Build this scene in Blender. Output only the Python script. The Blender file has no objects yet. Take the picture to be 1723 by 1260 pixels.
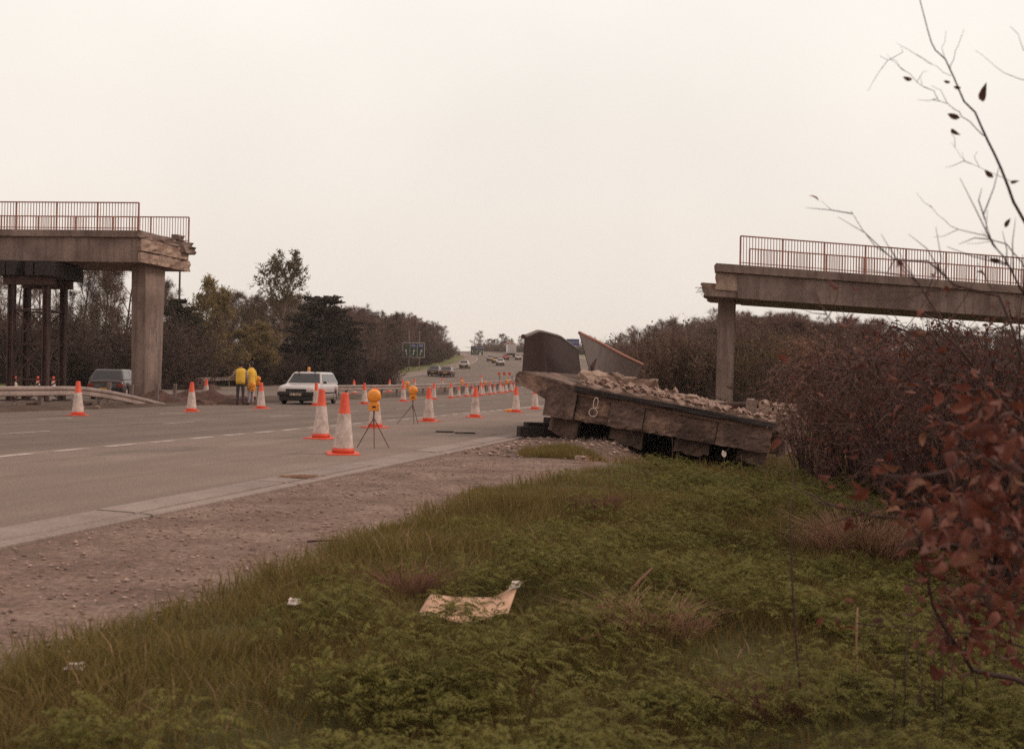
import bpy, math, random
import numpy as np
from mathutils import Vector, Matrix, noise as mnoise

# ------------------------------------------------------------------ camera, world, sun, exposure
SC = bpy.context.scene
COL = SC.collection
FPX = 1900.0                      # focal length in pixels of the 1723 px wide photograph
EYE = Vector((0, 0, 1.2))
cam_data = bpy.data.cameras.new('camera')
cam = bpy.data.objects.new('camera', cam_data)
COL.objects.link(cam)
cam_data.sensor_width = 36.0
cam_data.lens = FPX / 1723.0 * 36.0
cam_data.clip_start = 0.05
cam_data.clip_end = 6000
CAM_R = Matrix.Rotation(math.radians(90.30), 4, 'X') @ Matrix.Rotation(math.radians(1.0), 4, 'Z')
cam.matrix_world = Matrix.Translation(EYE) @ CAM_R
cam_data.dof.use_dof = True
cam_data.dof.focus_distance = 28.0
cam_data.dof.aperture_fstop = 4.0
SC.camera = cam

SUN_EL, SUN_AZ = math.radians(40), math.radians(84)      # azimuth clockwise from +Y
world = bpy.data.worlds.new('World')
SC.world = world
world.use_nodes = True
wn = world.node_tree
wn.nodes.clear()
w_out = wn.nodes.new('ShaderNodeOutputWorld')
w_bg = wn.nodes.new('ShaderNodeBackground')
w_bg.inputs['Strength'].default_value = 0.1
w_sky = wn.nodes.new('ShaderNodeTexSky')
w_sky.sky_type = 'NISHITA'
w_sky.sun_disc = False
w_sky.sun_elevation = SUN_EL
w_sky.sun_rotation = SUN_AZ
w_sky.dust_density = 4.0
w_tc = wn.nodes.new('ShaderNodeTexCoord')
w_sep = wn.nodes.new('ShaderNodeSeparateXYZ')
w_mapr = wn.nodes.new('ShaderNodeMapRange')
w_mapr.inputs['From Min'].default_value = -0.02
w_mapr.inputs['From Max'].default_value = 0.32
w_ramp = wn.nodes.new('ShaderNodeValToRGB')               # the overcast layer: a pale warm cloud sheet
w_ramp.color_ramp.elements[0].color = (0.885, 0.780, 0.690, 1)
w_ramp.color_ramp.elements[1].color = (1.0, 0.945, 0.875, 1)
w_scale = wn.nodes.new('ShaderNodeVectorMath'); w_scale.operation = 'SCALE'
w_noise = wn.nodes.new('ShaderNodeTexNoise')
w_noise.inputs['Scale'].default_value = 2.2
w_noise.inputs['Detail'].default_value = 4
w_nr = wn.nodes.new('ShaderNodeMapRange')
w_nr.inputs['To Min'].default_value = 9.4
w_nr.inputs['To Max'].default_value = 10.6
w_nr.inputs['From Min'].default_value = 0.3
w_nr.inputs['From Max'].default_value = 0.7
w_mix = wn.nodes.new('ShaderNodeMix'); w_mix.data_type = 'RGBA'
w_mix.inputs['Factor'].default_value = 0.97
wl = wn.links.new
wl(w_tc.outputs['Generated'], w_sep.inputs[0])
wl(w_sep.outputs['Z'], w_mapr.inputs['Value'])
wl(w_mapr.outputs[0], w_ramp.inputs[0])
wl(w_tc.outputs['Generated'], w_noise.inputs['Vector'])
wl(w_noise.outputs[0], w_nr.inputs['Value'])
wl(w_ramp.outputs[0], w_scale.inputs[0])
wl(w_nr.outputs[0], w_scale.inputs['Scale'])
wl(w_sky.outputs[0], w_mix.inputs[6])
wl(w_scale.outputs[0], w_mix.inputs[7])
wl(w_mix.outputs[2], w_bg.inputs['Color'])
wl(w_bg.outputs[0], w_out.inputs['Surface'])

sun_data = bpy.data.lights.new('sun', 'SUN')
sun_data.energy = 1.5
sun_data.angle = math.radians(14)
sun_data.color = (1.0, 0.90, 0.78)
sun = bpy.data.objects.new('sun', sun_data)
COL.objects.link(sun)
_sd = Vector((math.sin(SUN_AZ) * math.cos(SUN_EL), math.cos(SUN_AZ) * math.cos(SUN_EL), math.sin(SUN_EL)))
sun.rotation_euler = (-_sd).to_track_quat('-Z', 'Y').to_euler()

SC.view_settings.view_transform = 'Standard'
SC.view_settings.look = 'None'
SC.view_settings.exposure = 0.0
SC.view_settings.gamma = 1.0
SC.view_settings.use_curve_mapping = False
SC.cycles.use_denoising = False
SC.cycles.max_bounces = 6
SC.cycles.diffuse_bounces = 3
SC.cycles.transparent_max_bounces = 8

random.seed(7)
RNG = np.random.default_rng(11)

# ------------------------------------------------------------------ road space: s along, n to the right
A0 = math.radians(13.1)
S_BEND, R_BEND, S_END = 30.0, 1000.0, 400.0

def centre(s):
    s = np.asarray(s, float)
    s1 = np.minimum(s, S_BEND)
    x = np.sin(A0) * s1; y = np.cos(A0) * s1
    arc = np.clip(s, S_BEND, S_END) - S_BEND
    phi = A0 - arc / R_BEND
    x = x + R_BEND * (np.cos(phi) - np.cos(A0)); y = y - R_BEND * (np.sin(phi) - np.sin(A0))
    s3 = np.maximum(s - S_END, 0)
    return x + np.sin(phi) * s3, y + np.cos(phi) * s3, phi

def zroad(s):
    s = np.asarray(s, float)
    a = 1.8e-4
    z = a * np.clip(s - 60, 0, 100) ** 2
    z = z + 0.036 * np.clip(s - 160, 0, 270)
    t = np.clip(s - 430, 0, 150)
    return z + 0.036 * t - 0.036 * t * t / 300.0

def pos(s, n):
    x, y, phi = centre(s)
    return x + np.cos(phi) * n, y - np.sin(phi) * n

def road_sn(x, y):
    x = np.asarray(x, float); y = np.asarray(y, float)
    s = x * math.sin(A0) + y * math.cos(A0)
    for _ in range(6):
        cx, cy, phi = centre(s)
        s = s + (x - cx) * np.sin(phi) + (y - cy) * np.cos(phi)
    cx, cy, phi = centre(s)
    return s, (x - cx) * np.cos(phi) - (y - cy) * np.sin(phi)

def wob(x, y, f, seed=0.0):
    return (np.sin(x * f + seed + 1.7 * np.sin(y * f * 0.63 + seed * 2.1)) + np.sin(y * f * 1.21 - seed * 1.3 + 1.3 * np.sin(x * f * 0.81))
            + 0.6 * np.sin((x + y) * f * 1.9 + seed * 3.3) + 0.5 * np.sin((x - 1.3 * y) * f * 2.6 + seed)) / 3.1

def smooth(a, b, x):
    t = np.clip((x - a) / (b - a), 0, 1)
    return t * t * (3 - 2 * t)

GRASS_EDGE = -3.05
def zlocal(s, n):
    """height of the bare ground above the road surface"""
    x, y = s * 1.0, n * 1.0
    z = np.full(np.broadcast(s, n).shape, -0.035)
    dirt = smooth(-5.25, -4.9, n) * (1 - smooth(-3.4, -2.6, n))
    z = z + dirt * (0.02 + 0.018 * wob(x, y, 2.6, 1.0) + 0.012 * wob(x, y, 6.1, 2.0))
    g = smooth(-3.3, -2.4, n)
    z = z + g * (0.05 - 0.34 * smooth(-2.8, 3.0, n) + (0.06 + 0.05 * smooth(-2.0, 0.0, n)) * wob(x, y, 1.35, 4.0) + 0.03 * wob(x, y, 4.2, 5.0))
    z = z - 0.52 * smooth(16.0, 20.5, s) * (1 - smooth(31, 35, s)) * smooth(-3.4, -2.2, n) * (1 - smooth(4.0, 7.0, n))   # scooped ground under it
    z = z + smooth(12, 40, n) * 1.0
    med = smooth(-26.5, -25.9, n) * (1 - smooth(-22.3, -21.9, n))
    z = z + med * (0.16 + 0.06 * wob(x, y, 1.1, 6.0) + 0.03 * wob(x, y, 3.1, 7.0))
    lft = 1 - smooth(-50, -44.4, n)
    z = z + lft * (0.12 + 0.10 * wob(x, y, 0.5, 8.0)) + (1 - smooth(-90, -48, n)) * 1.3
    return z

def zground(x, y):
    s, n = road_sn(x, y)
    return zroad(s) + zlocal(s, n)

def gz(x, y):
    return float(zground(np.array(x), np.array(y)))

def ray(px, py):
    d = Vector(((px - 861.5) / FPX, -(py - 630.0) / FPX, -1.0))
    return (CAM_R.to_3x3() @ d)

def at(px, py):
    """the place on the ground seen at a photograph pixel"""
    d = ray(px, py)
    t0 = 2.0
    f = lambda t: EYE.z + d.z * t - gz(EYE.x + d.x * t, EYE.y + d.y * t)
    t = t0
    while t < 700 and f(t) > 0:
        t += 0.5 if t < 60 else 3
    lo, hi = t - (0.5 if t < 60 else 3), t
    for _ in range(24):
        m = (lo + hi) / 2
        if f(m) > 0: lo = m
        else: hi = m
    return Vector((EYE.x + d.x * hi, EYE.y + d.y * hi, gz(EYE.x + d.x * hi, EYE.y + d.y * hi)))

def px_at(px, py, Y):
    """the point at depth Y seen at a photograph pixel"""
    d = ray(px, py)
    return EYE + d * (Y / d.y)

def ground_at(px, Y):
    x = (px - 861.5) / FPX * Y
    return Vector((x, Y, gz(x, Y)))

def road_pt(s, n, dz=0.0):
    x, y = pos(np.array(float(s)), np.array(float(n)))
    return Vector((float(x), float(y), float(zroad(s)) + dz))

def road_heading(s):
    return float(centre(np.array(float(s)))[2])

# ------------------------------------------------------------------ materials
def mat(name, c1, c2=None, scale=4.0, rough=0.85, fine=0.25, fscale=60.0, bump=0.0, bscale=40.0, spec=0.3,
        island=None, metallic=0.0, contrast=(0.35, 0.65), stretch=None, stain=None, stain_scale=1.5, coords='Object', trans=0.0, streak=None):
    m = bpy.data.materials.new(name); m.use_nodes = True
    nt = m.node_tree; nd = nt.nodes; lk = nt.links.new
    bs = nd['Principled BSDF']
    bs.inputs['Roughness'].default_value = rough
    bs.inputs['Metallic'].default_value = metallic
    bs.inputs['Specular IOR Level'].default_value = spec
    if c2 is None: c2 = tuple(v * 0.75 for v in c1)
    warm = lambda c: (c[0] * 1.04, c[1] * 0.89, c[2] * 0.905)
    c1, c2 = warm(c1), warm(c2)
    if stain: stain = warm(stain)
    if island: island = [warm(c) for c in island]
    tc = nd.new('ShaderNodeTexCoord'); src = tc.outputs[coords]
    oi = nd.new('ShaderNodeObjectInfo'); ofs = nd.new('ShaderNodeVectorMath'); ofs.operation = 'SCALE'; ofs.inputs[0].default_value = (37, 23, 51)
    lk(oi.outputs['Random'], ofs.inputs['Scale']); ad = nd.new('ShaderNodeVectorMath'); ad.operation = 'ADD'
    lk(src, ad.inputs[0]); lk(ofs.outputs[0], ad.inputs[1]); src = ad.outputs[0]
    if stretch:
        mp = nd.new('ShaderNodeMapping'); mp.inputs['Scale'].default_value = stretch
        lk(src, mp.inputs['Vector']); src = mp.outputs[0]
    def noise(sc, det=5):
        n = nd.new('ShaderNodeTexNoise'); n.inputs['Scale'].default_value = sc; n.inputs['Detail'].default_value = det
        n.inputs['Roughness'].default_value = 0.6
        lk(src, n.inputs['Vector']); return n.outputs[0]
    def ramp(v, a, b, lo, hi):
        r = nd.new('ShaderNodeValToRGB')
        r.color_ramp.elements[0].position = lo; r.color_ramp.elements[1].position = hi
        r.color_ramp.elements[0].color = (*a, 1); r.color_ramp.elements[1].color = (*b, 1)
        lk(v, r.inputs[0]); return r.outputs[0]
    col = ramp(noise(scale), c1, c2, *contrast)
    if stain:
        mx = nd.new('ShaderNodeMix'); mx.data_type = 'RGBA'
        f = ramp(noise(stain_scale, 8), (0, 0, 0), (1, 1, 1), 0.48, 0.66)
        lk(f, mx.inputs['Factor']); lk(col, mx.inputs[6]); mx.inputs[7].default_value = (*stain, 1)
        col = mx.outputs[2]
    if streak:                              # rain streaks running down the face
        mp2 = nd.new('ShaderNodeMapping'); mp2.inputs['Scale'].default_value = (2.2, 2.2, 0.12); lk(src, mp2.inputs['Vector'])
        n2 = nd.new('ShaderNodeTexNoise'); n2.inputs['Scale'].default_value = 1.6; n2.inputs['Detail'].default_value = 7; n2.inputs['Roughness'].default_value = 0.65; lk(mp2.outputs[0], n2.inputs['Vector'])
        mx = nd.new('ShaderNodeMix'); mx.data_type = 'RGBA'
        lk(ramp(n2.outputs[0], (0, 0, 0), (0.8, 0.8, 0.8), 0.46, 0.68), mx.inputs['Factor']); lk(col, mx.inputs[6]); mx.inputs[7].default_value = (*warm(streak), 1); col = mx.outputs[2]
    if island:
        geo = nd.new('ShaderNodeNewGeometry')
        r = nd.new('ShaderNodeValToRGB'); els = r.color_ramp.elements
        for i, c in enumerate(island):
            p = i / max(1, len(island) - 1)
            if i == 0: e = els[0]
            elif i == len(island) - 1: e = els[-1]
            else: e = els.new(p)
            e.position = p; e.color = (*c, 1)
        lk(geo.outputs['Random Per Island'], r.inputs[0])
        mx = nd.new('ShaderNodeMix'); mx.data_type = 'RGBA'; mx.inputs['Factor'].default_value = 0.6
        lk(col, mx.inputs[6]); lk(r.outputs[0], mx.inputs[7]); col = mx.outputs[2]
    if fine:
        f = ramp(noise(fscale, 3), (1 - fine,) * 3, (1 + fine,) * 3, 0.3, 0.7)
        mx = nd.new('ShaderNodeMix'); mx.data_type = 'RGBA'; mx.blend_type = 'MULTIPLY'; mx.inputs['Factor'].default_value = 1.0
        lk(col, mx.inputs[6]); lk(f, mx.inputs[7]); col = mx.outputs[2]
    lk(col, bs.inputs['Base Color'])
    if bump:
        b = nd.new('ShaderNodeBump'); b.inputs['Strength'].default_value = 1.0; b.inputs['Distance'].default_value = bump
        lk(noise(bscale, 6), b.inputs['Height']); lk(b.outputs[0], bs.inputs['Normal'])
    if trans:
        bs.inputs['Subsurface Weight'].default_value = 0.0
        tr = nd.new('ShaderNodeBsdfTranslucent'); lk(col, tr.inputs['Color'])
        ms = nd.new('ShaderNodeMixShader'); ms.inputs[0].default_value = trans
        lk(bs.outputs[0], ms.inputs[1]); lk(tr.outputs[0], ms.inputs[2]); lk(ms.outputs[0], nd['Material Output'].inputs['Surface'])
    return m

MT = {}
MT['asphalt'] = mat('asphalt', (0.205, 0.170, 0.145), (0.150, 0.124, 0.108), 0.35, 0.9, 0.30, 38, 0.006, 90, stretch=None, stain=(0.24, 0.20, 0.17), stain_scale=0.12)
MT['lane_asphalt'] = mat('lane_asphalt', (0.165, 0.132, 0.112), (0.120, 0.098, 0.085), 0.5, 0.9, 0.25, 40, 0.005, 90, stain=(0.19, 0.155, 0.13), stain_scale=0.2)
MT['paint'] = mat('road_paint', (0.4464, 0.3920, 0.3500), (0.3024, 0.2590, 0.2240), 3.0, 0.7, 0.3, 30, stain=(0.1944, 0.1610, 0.1400), stain_scale=5)
MT['kerb'] = mat('kerb_concrete', (0.2480, 0.2067, 0.1755), (0.1840, 0.1482, 0.1248), 1.2, 0.9, 0.22, 30, 0.004, 60)
MT['concrete'] = mat('concrete', (0.235, 0.18, 0.145), (0.165, 0.122, 0.098), 0.9, 0.9, 0.18, 12, 0.006, 25, stain=(0.12, 0.085, 0.068), stain_scale=0.7, streak=(0.095, 0.070, 0.058))
MT['concrete_pale'] = mat('broken_concrete', (0.3570, 0.2747, 0.2080), (0.2210, 0.1599, 0.1200), 1.6, 0.92, 0.25, 14, 0.02, 12, stain=(0.1700, 0.1107, 0.0800), stain_scale=2.0)
MT['concrete_dirty'] = mat('dirty_concrete', (0.1600, 0.1051, 0.0778), (0.0840, 0.0533, 0.0403), 1.3, 0.95, 0.28, 14, 0.02, 16, stain=(0.2160, 0.1369, 0.0864), stain_scale=1.1)
MT['concrete_stained'] = mat('stained_concrete', (0.2214, 0.1502, 0.1087), (0.1230, 0.0809, 0.0600), 1.5, 0.95, 0.28, 14, 0.02, 16, stain=(0.2706, 0.1694, 0.1050), stain_scale=1.4)
MT['face'] = mat('broken_concrete_face', (0.125, 0.085, 0.064), (0.062, 0.041, 0.033), 1.1, 0.95, 0.35, 16, 0.03, 18, stain=(0.25, 0.17, 0.12), stain_scale=1.7)
MT['face_pale'] = mat('cast_concrete_face', (0.175, 0.122, 0.092), (0.105, 0.072, 0.056), 1.3, 0.95, 0.30, 16, 0.015, 22, stain=(0.07, 0.047, 0.038), stain_scale=1.6, streak=(0.07, 0.05, 0.04))
MT['rubble'] = mat('rubble', (0.2448, 0.1768, 0.1320), (0.1368, 0.0952, 0.0726), 2.5, 0.95, 0.3, 18, 0.02, 20)
MT['tar'] = mat('waterproofing', (0.030, 0.022, 0.020), (0.02, 0.015, 0.014), 4, 0.7, 0.2, 30, 0.01, 20)
MT['rail'] = mat('parapet_paint', (0.3680, 0.1682, 0.1155), (0.2400, 0.1105, 0.0798), 6, 0.6, 0.2, 40)
MT['rail_shaded'] = mat('shaded_parapet', (0.045, 0.026, 0.022), (0.032, 0.019, 0.017), 6, 0.7, 0.2, 40, spec=0.15)  # bars seen against the light: their shade is put into the colour
MT['rail_grey'] = mat('bent_parapet_steel', (0.115, 0.090, 0.076), (0.07, 0.052, 0.045), 3, 0.6, 0.2, 30)
MT['rust'] = mat('rusty_steel', (0.0744, 0.0372, 0.0297), (0.0341, 0.0198, 0.0185), 2.5, 0.8, 0.3, 20, 0.004, 40)
MT['galv'] = mat('galvanised_steel', (0.33, 0.275, 0.235), (0.22, 0.175, 0.15), 1.5, 0.55, 0.2, 25, metallic=0.25)
MT['post'] = mat('barrier_post', (0.16, 0.125, 0.105), (0.10, 0.078, 0.066), 3, 0.7)
MT['timber'] = mat('tarred_timber', (0.032, 0.022, 0.020), (0.018, 0.013, 0.012), 5, 0.8, 0.25, 40, 0.006, 30)
MT['cone_red'] = mat('cone_red', (0.62, 0.085, 0.035), (0.50, 0.065, 0.028), 6, 0.55, 0.12, 30)
MT['cone_white'] = mat('cone_sleeve', (0.56, 0.49, 0.42), (0.46, 0.395, 0.335), 7, 0.6, 0.16, 25, stain=(0.36, 0.30, 0.25), stain_scale=6)
MT['amber'] = mat('amber_lens', (0.85, 0.33, 0.03), (0.70, 0.25, 0.02), 8, 0.3, 0.1, 30, spec=0.5)
MT['lamp_body'] = mat('lamp_body_yellow', (0.78, 0.30, 0.03), (0.62, 0.23, 0.025), 8, 0.5, 0.1, 30)
MT['black'] = mat('black_plastic', (0.022, 0.017, 0.016), (0.016, 0.013, 0.012), 8, 0.6, 0.1)
MT['leg'] = mat('tripod_leg', (0.12, 0.065, 0.045), (0.08, 0.045, 0.035), 8, 0.6)
MT['tyre'] = mat('tyre_rubber', (0.02, 0.017, 0.016), (0.03, 0.026, 0.024), 8, 0.9)
MT['rim'] = mat('wheel_rim', (0.36, 0.32, 0.29), (0.25, 0.22, 0.2), 8, 0.4, metallic=0.5)
MT['glass'] = mat('car_glass', (0.022, 0.020, 0.021), (0.03, 0.027, 0.028), 2, 0.12, 0.0, spec=0.4)
MT['chrome'] = mat('headlight_glass', (0.55, 0.5, 0.45), (0.45, 0.4, 0.36), 8, 0.15, 0.1, spec=0.6)
MT['red_lens'] = mat('tail_lamp', (0.32, 0.03, 0.02), (0.24, 0.025, 0.018), 8, 0.3, 0.1)
MT['plate'] = mat('number_plate', (0.55, 0.47, 0.36), (0.48, 0.41, 0.31), 8, 0.5, 0.1)
MT['plate_y'] = mat('rear_number_plate', (0.55, 0.38, 0.07), (0.48, 0.33, 0.06), 8, 0.5, 0.1)
CAR_PAINT = {'white': (0.44, 0.42, 0.40), 'dark': (0.060, 0.042, 0.038), 'maroon': (0.11, 0.055, 0.042), 'silver': (0.34, 0.30, 0.27),
             'yellow': (0.42, 0.31, 0.14), 'red': (0.36, 0.07, 0.05), 'cream': (0.52, 0.46, 0.38), 'brown': (0.16, 0.10, 0.075)}
for k, c in CAR_PAINT.items():
    MT['car_' + k] = mat('car_paint_' + k, c, tuple(v * 0.92 for v in c), 3, 0.25, 0.03, spec=0.5)
MT['sign_green'] = mat('sign_green', (0.028, 0.050, 0.034), (0.022, 0.040, 0.028), 5, 0.6, 0.1)
MT['sign_blue'] = mat('sign_blue', (0.06, 0.075, 0.20), (0.05, 0.06, 0.16), 5, 0.6, 0.1)
MT['sign_white'] = mat('sign_white', (0.55, 0.49, 0.42), (0.46, 0.41, 0.35), 5, 0.6, 0.1)
MT['sign_yellow'] = mat('sign_yellow', (0.35, 0.14, 0.04), (0.3, 0.12, 0.035), 5, 0.6, 0.1)
MT['sign_post'] = mat('sign_post', (0.22, 0.16, 0.135), (0.17, 0.125, 0.1), 5, 0.7, 0.1)
MT['vest'] = mat('yellow_vest', (0.70, 0.46, 0.055), (0.56, 0.36, 0.045), 7, 0.8, 0.12, 30)
MT['skin'] = mat('skin', (0.36, 0.19, 0.135), (0.30, 0.155, 0.11), 7, 0.6, 0.1)
MT['hair'] = mat('dark_hair', (0.03, 0.02, 0.017), (0.02, 0.014, 0.012), 9, 0.7, 0.2)
MT['sleeve'] = mat('grey_sleeve', (0.30, 0.255, 0.245), (0.24, 0.2, 0.195), 7, 0.9, 0.12)
MT['dark_cloth'] = mat('dark_trousers', (0.060, 0.045, 0.046), (0.045, 0.034, 0.035), 7, 0.9, 0.12)
MT['jeans'] = mat('pale_jeans', (0.32, 0.32, 0.34), (0.22, 0.23, 0.26), 6, 0.9, 0.15)
MT['shoe'] = mat('shoe', (0.04, 0.028, 0.024), (0.03, 0.021, 0.018), 7, 0.7)
MT['bark'] = mat('bark', (0.105, 0.070, 0.056), (0.07, 0.046, 0.038), 3, 0.95, 0.25, 20)
MT['bark_pale'] = mat('pale_bark', (0.20, 0.145, 0.115), (0.12, 0.085, 0.068), 3, 0.95, 0.25, 20)
MT['twig'] = mat('bare_twigs', (0.1502, 0.0893, 0.0740), (0.1103, 0.0641, 0.0540), 0.5, 0.95, 0.0, island=[(0.0999, 0.0605, 0.0503), (0.1598, 0.0972, 0.0799), (0.1998, 0.1267, 0.0947)])
MT['twig_dark'] = mat('dark_twigs', (0.0947, 0.0562, 0.0466), (0.0703, 0.0418, 0.0363), 0.5, 0.95, 0.0, island=[(0.0599, 0.0360, 0.0303), (0.0999, 0.0605, 0.0503), (0.1302, 0.0828, 0.0622)])
MT['bud'] = mat('olive_buds', (0.1395, 0.1045, 0.0494), (0.1035, 0.0779, 0.0399), 0.5, 0.9, 0.0, island=[(0.0990, 0.0741, 0.0361), (0.1440, 0.1140, 0.0494), (0.1170, 0.0836, 0.0437)], trans=0.25)
MT['olive'] = mat('olive_spring_leaves', (0.125, 0.098, 0.036), (0.092, 0.072, 0.03), 0.5, 0.9, 0.0, island=[(0.08, 0.063, 0.027), (0.135, 0.108, 0.04), (0.105, 0.08, 0.034)], trans=0.3)
MT['willow'] = mat('yellow_green_leaves', (0.2415, 0.1884, 0.0689), (0.1785, 0.1428, 0.0559), 0.4, 0.9, 0.0, island=[(0.1522, 0.1224, 0.0494), (0.2583, 0.2088, 0.0754), (0.1963, 0.1536, 0.0611)], trans=0.3)
MT['evergreen'] = mat('dark_needles', (0.0420, 0.0284, 0.0204), (0.0300, 0.0216, 0.0156), 0.6, 0.9, 0.0, island=[(0.0270, 0.0189, 0.0144), (0.0510, 0.0351, 0.0240), (0.0405, 0.0270, 0.0204)])
MT['ivy'] = mat('dark_green_leaves', (0.0540, 0.0475, 0.0260), (0.0378, 0.0333, 0.0200), 0.5, 0.9, 0.0, island=[(0.0315, 0.0285, 0.0180), (0.0630, 0.0532, 0.0280), (0.0495, 0.0399, 0.0250)], trans=0.2)
MT['leafred'] = mat('copper_leaves', (0.1230, 0.0340, 0.0221), (0.0697, 0.0213, 0.0153), 4, 0.7, 0.15, 60, island=[(0.0697, 0.0221, 0.0153), (0.1394, 0.0408, 0.0255), (0.1968, 0.0723, 0.0408), (0.0984, 0.0281, 0.0187)], trans=0.25)
MT['leafdark'] = mat('dark_copper_leaves', (0.10, 0.040, 0.026), (0.06, 0.028, 0.02), 6, 0.7, 0.2, 60, trans=0.2)
MT['leaftan'] = mat('tan_leaves', (0.2176, 0.1054, 0.0578), (0.1496, 0.0680, 0.0394), 5, 0.75, 0.15, 60, trans=0.25)
MT['stem'] = mat('dark_stems', (0.075, 0.040, 0.034), (0.05, 0.028, 0.024), 5, 0.9, 0.2)
MT['fluff'] = mat('dry_fluff', (0.2448, 0.1505, 0.1050), (0.1800, 0.1050, 0.0735), 1.0, 0.95, 0.0, island=[(0.1440, 0.0770, 0.0560), (0.2592, 0.1610, 0.1120), (0.2016, 0.1050, 0.0700)], trans=0.2)
MT['straw'] = mat('dead_grass', (0.3744, 0.2434, 0.1485), (0.2621, 0.1591, 0.0990), 2.0, 0.95, 0.0, island=[(0.2059, 0.1170, 0.0765), (0.3931, 0.2621, 0.1620), (0.3089, 0.1778, 0.1080)], trans=0.2)
MT['straw_red'] = mat('reddish_dead_grass', (0.1760, 0.0892, 0.0595), (0.1280, 0.0638, 0.0442), 2.0, 0.95, 0.0, island=[(0.1200, 0.0595, 0.0408), (0.2000, 0.1020, 0.0680), (0.1520, 0.0765, 0.0510)], trans=0.2)
MT['grass'] = mat('grass_blades', (0.1427, 0.1200, 0.0332), (0.1855, 0.1343, 0.0537), 0.9, 0.8, 0.0, spec=0.15, island=[(0.0951, 0.0806, 0.0234), (0.1474, 0.1248, 0.0332), (0.1806, 0.1536, 0.0430), (0.2188, 0.1583, 0.0635), (0.1237, 0.1037, 0.0293)], trans=0.3)
MT['parsley'] = mat('feathery_leaves', (0.1470, 0.1415, 0.0335), (0.1078, 0.1027, 0.0272), 1.2, 0.8, 0.0, spec=0.15, island=[(0.0931, 0.0902, 0.0251), (0.1519, 0.1467, 0.0356), (0.1910, 0.1802, 0.0482)], trans=0.3)
MT['card'] = mat('cardboard', (0.5520, 0.3710, 0.2400), (0.4600, 0.2968, 0.1920), 3, 0.85, 0.12, 30)
MT['paper'] = mat('white_paper', (0.70, 0.63, 0.55), (0.60, 0.54, 0.47), 6, 0.8, 0.1)
MT['soil'] = mat('turned_soil', (0.095, 0.052, 0.038), (0.055, 0.031, 0.024), 2.5, 0.95, 0.4, 14, 0.04, 9)
MT['stone'] = mat('stones', (0.34, 0.26, 0.205), (0.20, 0.15, 0.12), 3, 0.9, 0.2, 30)
MT['roof'] = mat('roof_tiles', (0.20, 0.13, 0.10), (0.16, 0.10, 0.08), 2, 0.9)
MT['render'] = mat('house_render', (0.42, 0.36, 0.30), (0.36, 0.31, 0.26), 2, 0.9)
MT['chalk'] = mat('white_paint_mark', (0.62, 0.55, 0.46), (0.52, 0.46, 0.38), 9, 0.9)

def road_material(name, c_lo, c_hi, c_patch):
    m = bpy.data.materials.new(name); m.use_nodes = True
    nt = m.node_tree; nd = nt.nodes; lk = nt.links.new
    bs = nd['Principled BSDF']; bs.inputs['Roughness'].default_value = 0.9; bs.inputs['Specular IOR Level'].default_value = 0.2
    tc = nd.new('ShaderNodeTexCoord')
    def mapped(scale):
        r = nd.new('ShaderNodeMapping'); r.inputs['Rotation'].default_value = (0, 0, A0); lk(tc.outputs['Object'], r.inputs['Vector'])
        k = nd.new('ShaderNodeMapping'); k.inputs['Scale'].default_value = scale; lk(r.outputs[0], k.inputs['Vector']); return k.outputs[0]
    def noise(v, sc, det=5, ro=0.6):
        n = nd.new('ShaderNodeTexNoise'); n.inputs['Scale'].default_value = sc; n.inputs['Detail'].default_value = det; n.inputs['Roughness'].default_value = ro
        lk(v, n.inputs['Vector']); return n.outputs[0]
    def ramp(v, a, b, lo, hi):
        r = nd.new('ShaderNodeValToRGB'); r.color_ramp.elements[0].position = lo; r.color_ramp.elements[1].position = hi
        r.color_ramp.elements[0].color = (*a, 1); r.color_ramp.elements[1].color = (*b, 1); lk(v, r.inputs[0]); return r.outputs[0]
    def mix(f, a, b, mode='MIX'):
        x = nd.new('ShaderNodeMix'); x.data_type = 'RGBA'; x.blend_type = mode
        if isinstance(f, float): x.inputs['Factor'].default_value = f
        else: lk(f, x.inputs['Factor'])
        lk(a, x.inputs[6])
        if isinstance(b, tuple): x.inputs[7].default_value = (*b, 1)
        else: lk(b, x.inputs[7])
        return x.outputs[2]
    iso = mapped((1, 1, 1)); lng = mapped((1.0, 0.035, 1))
    c = ramp(noise(iso, 0.45, 8), c_lo, c_hi, 0.32, 0.68)
    c = mix(ramp(noise(lng, 1.1, 6, 0.65), (0, 0, 0), (0.9, 0.9, 0.9), 0.42, 0.60), c, tuple(v * 0.86 for v in c_patch))               # worn wheel tracks and tyre marks
    c = mix(ramp(noise(mapped((1.0, 0.3, 1)), 0.9, 9, 0.7), (0, 0, 0), (0.7, 0.7, 0.7), 0.55, 0.66), c, tuple(v * 0.60 for v in c_patch))   # oil and repair stains
    c = mix(1.0, c, ramp(noise(iso, 34, 3, 0.7), (0.62, 0.62, 0.62), (1.42, 1.40, 1.38), 0.28, 0.74), 'MULTIPLY')
    lk(c, bs.inputs['Base Color'])
    b = nd.new('ShaderNodeBump'); b.inputs['Distance'].default_value = 0.008; lk(noise(iso, 70, 4, 0.7), b.inputs['Height']); lk(b.outputs[0], bs.inputs['Normal'])
    return m
MT['asphalt'] = road_material('shoulder_asphalt', (0.1705, 0.1168, 0.0950), (0.2420, 0.1683, 0.1368), (0.2035, 0.1406, 0.1149))
MT['lane_asphalt'] = road_material('lane_asphalt', (0.1320, 0.0901, 0.0741), (0.1815, 0.1247, 0.1016), (0.1485, 0.1010, 0.0836))

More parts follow.
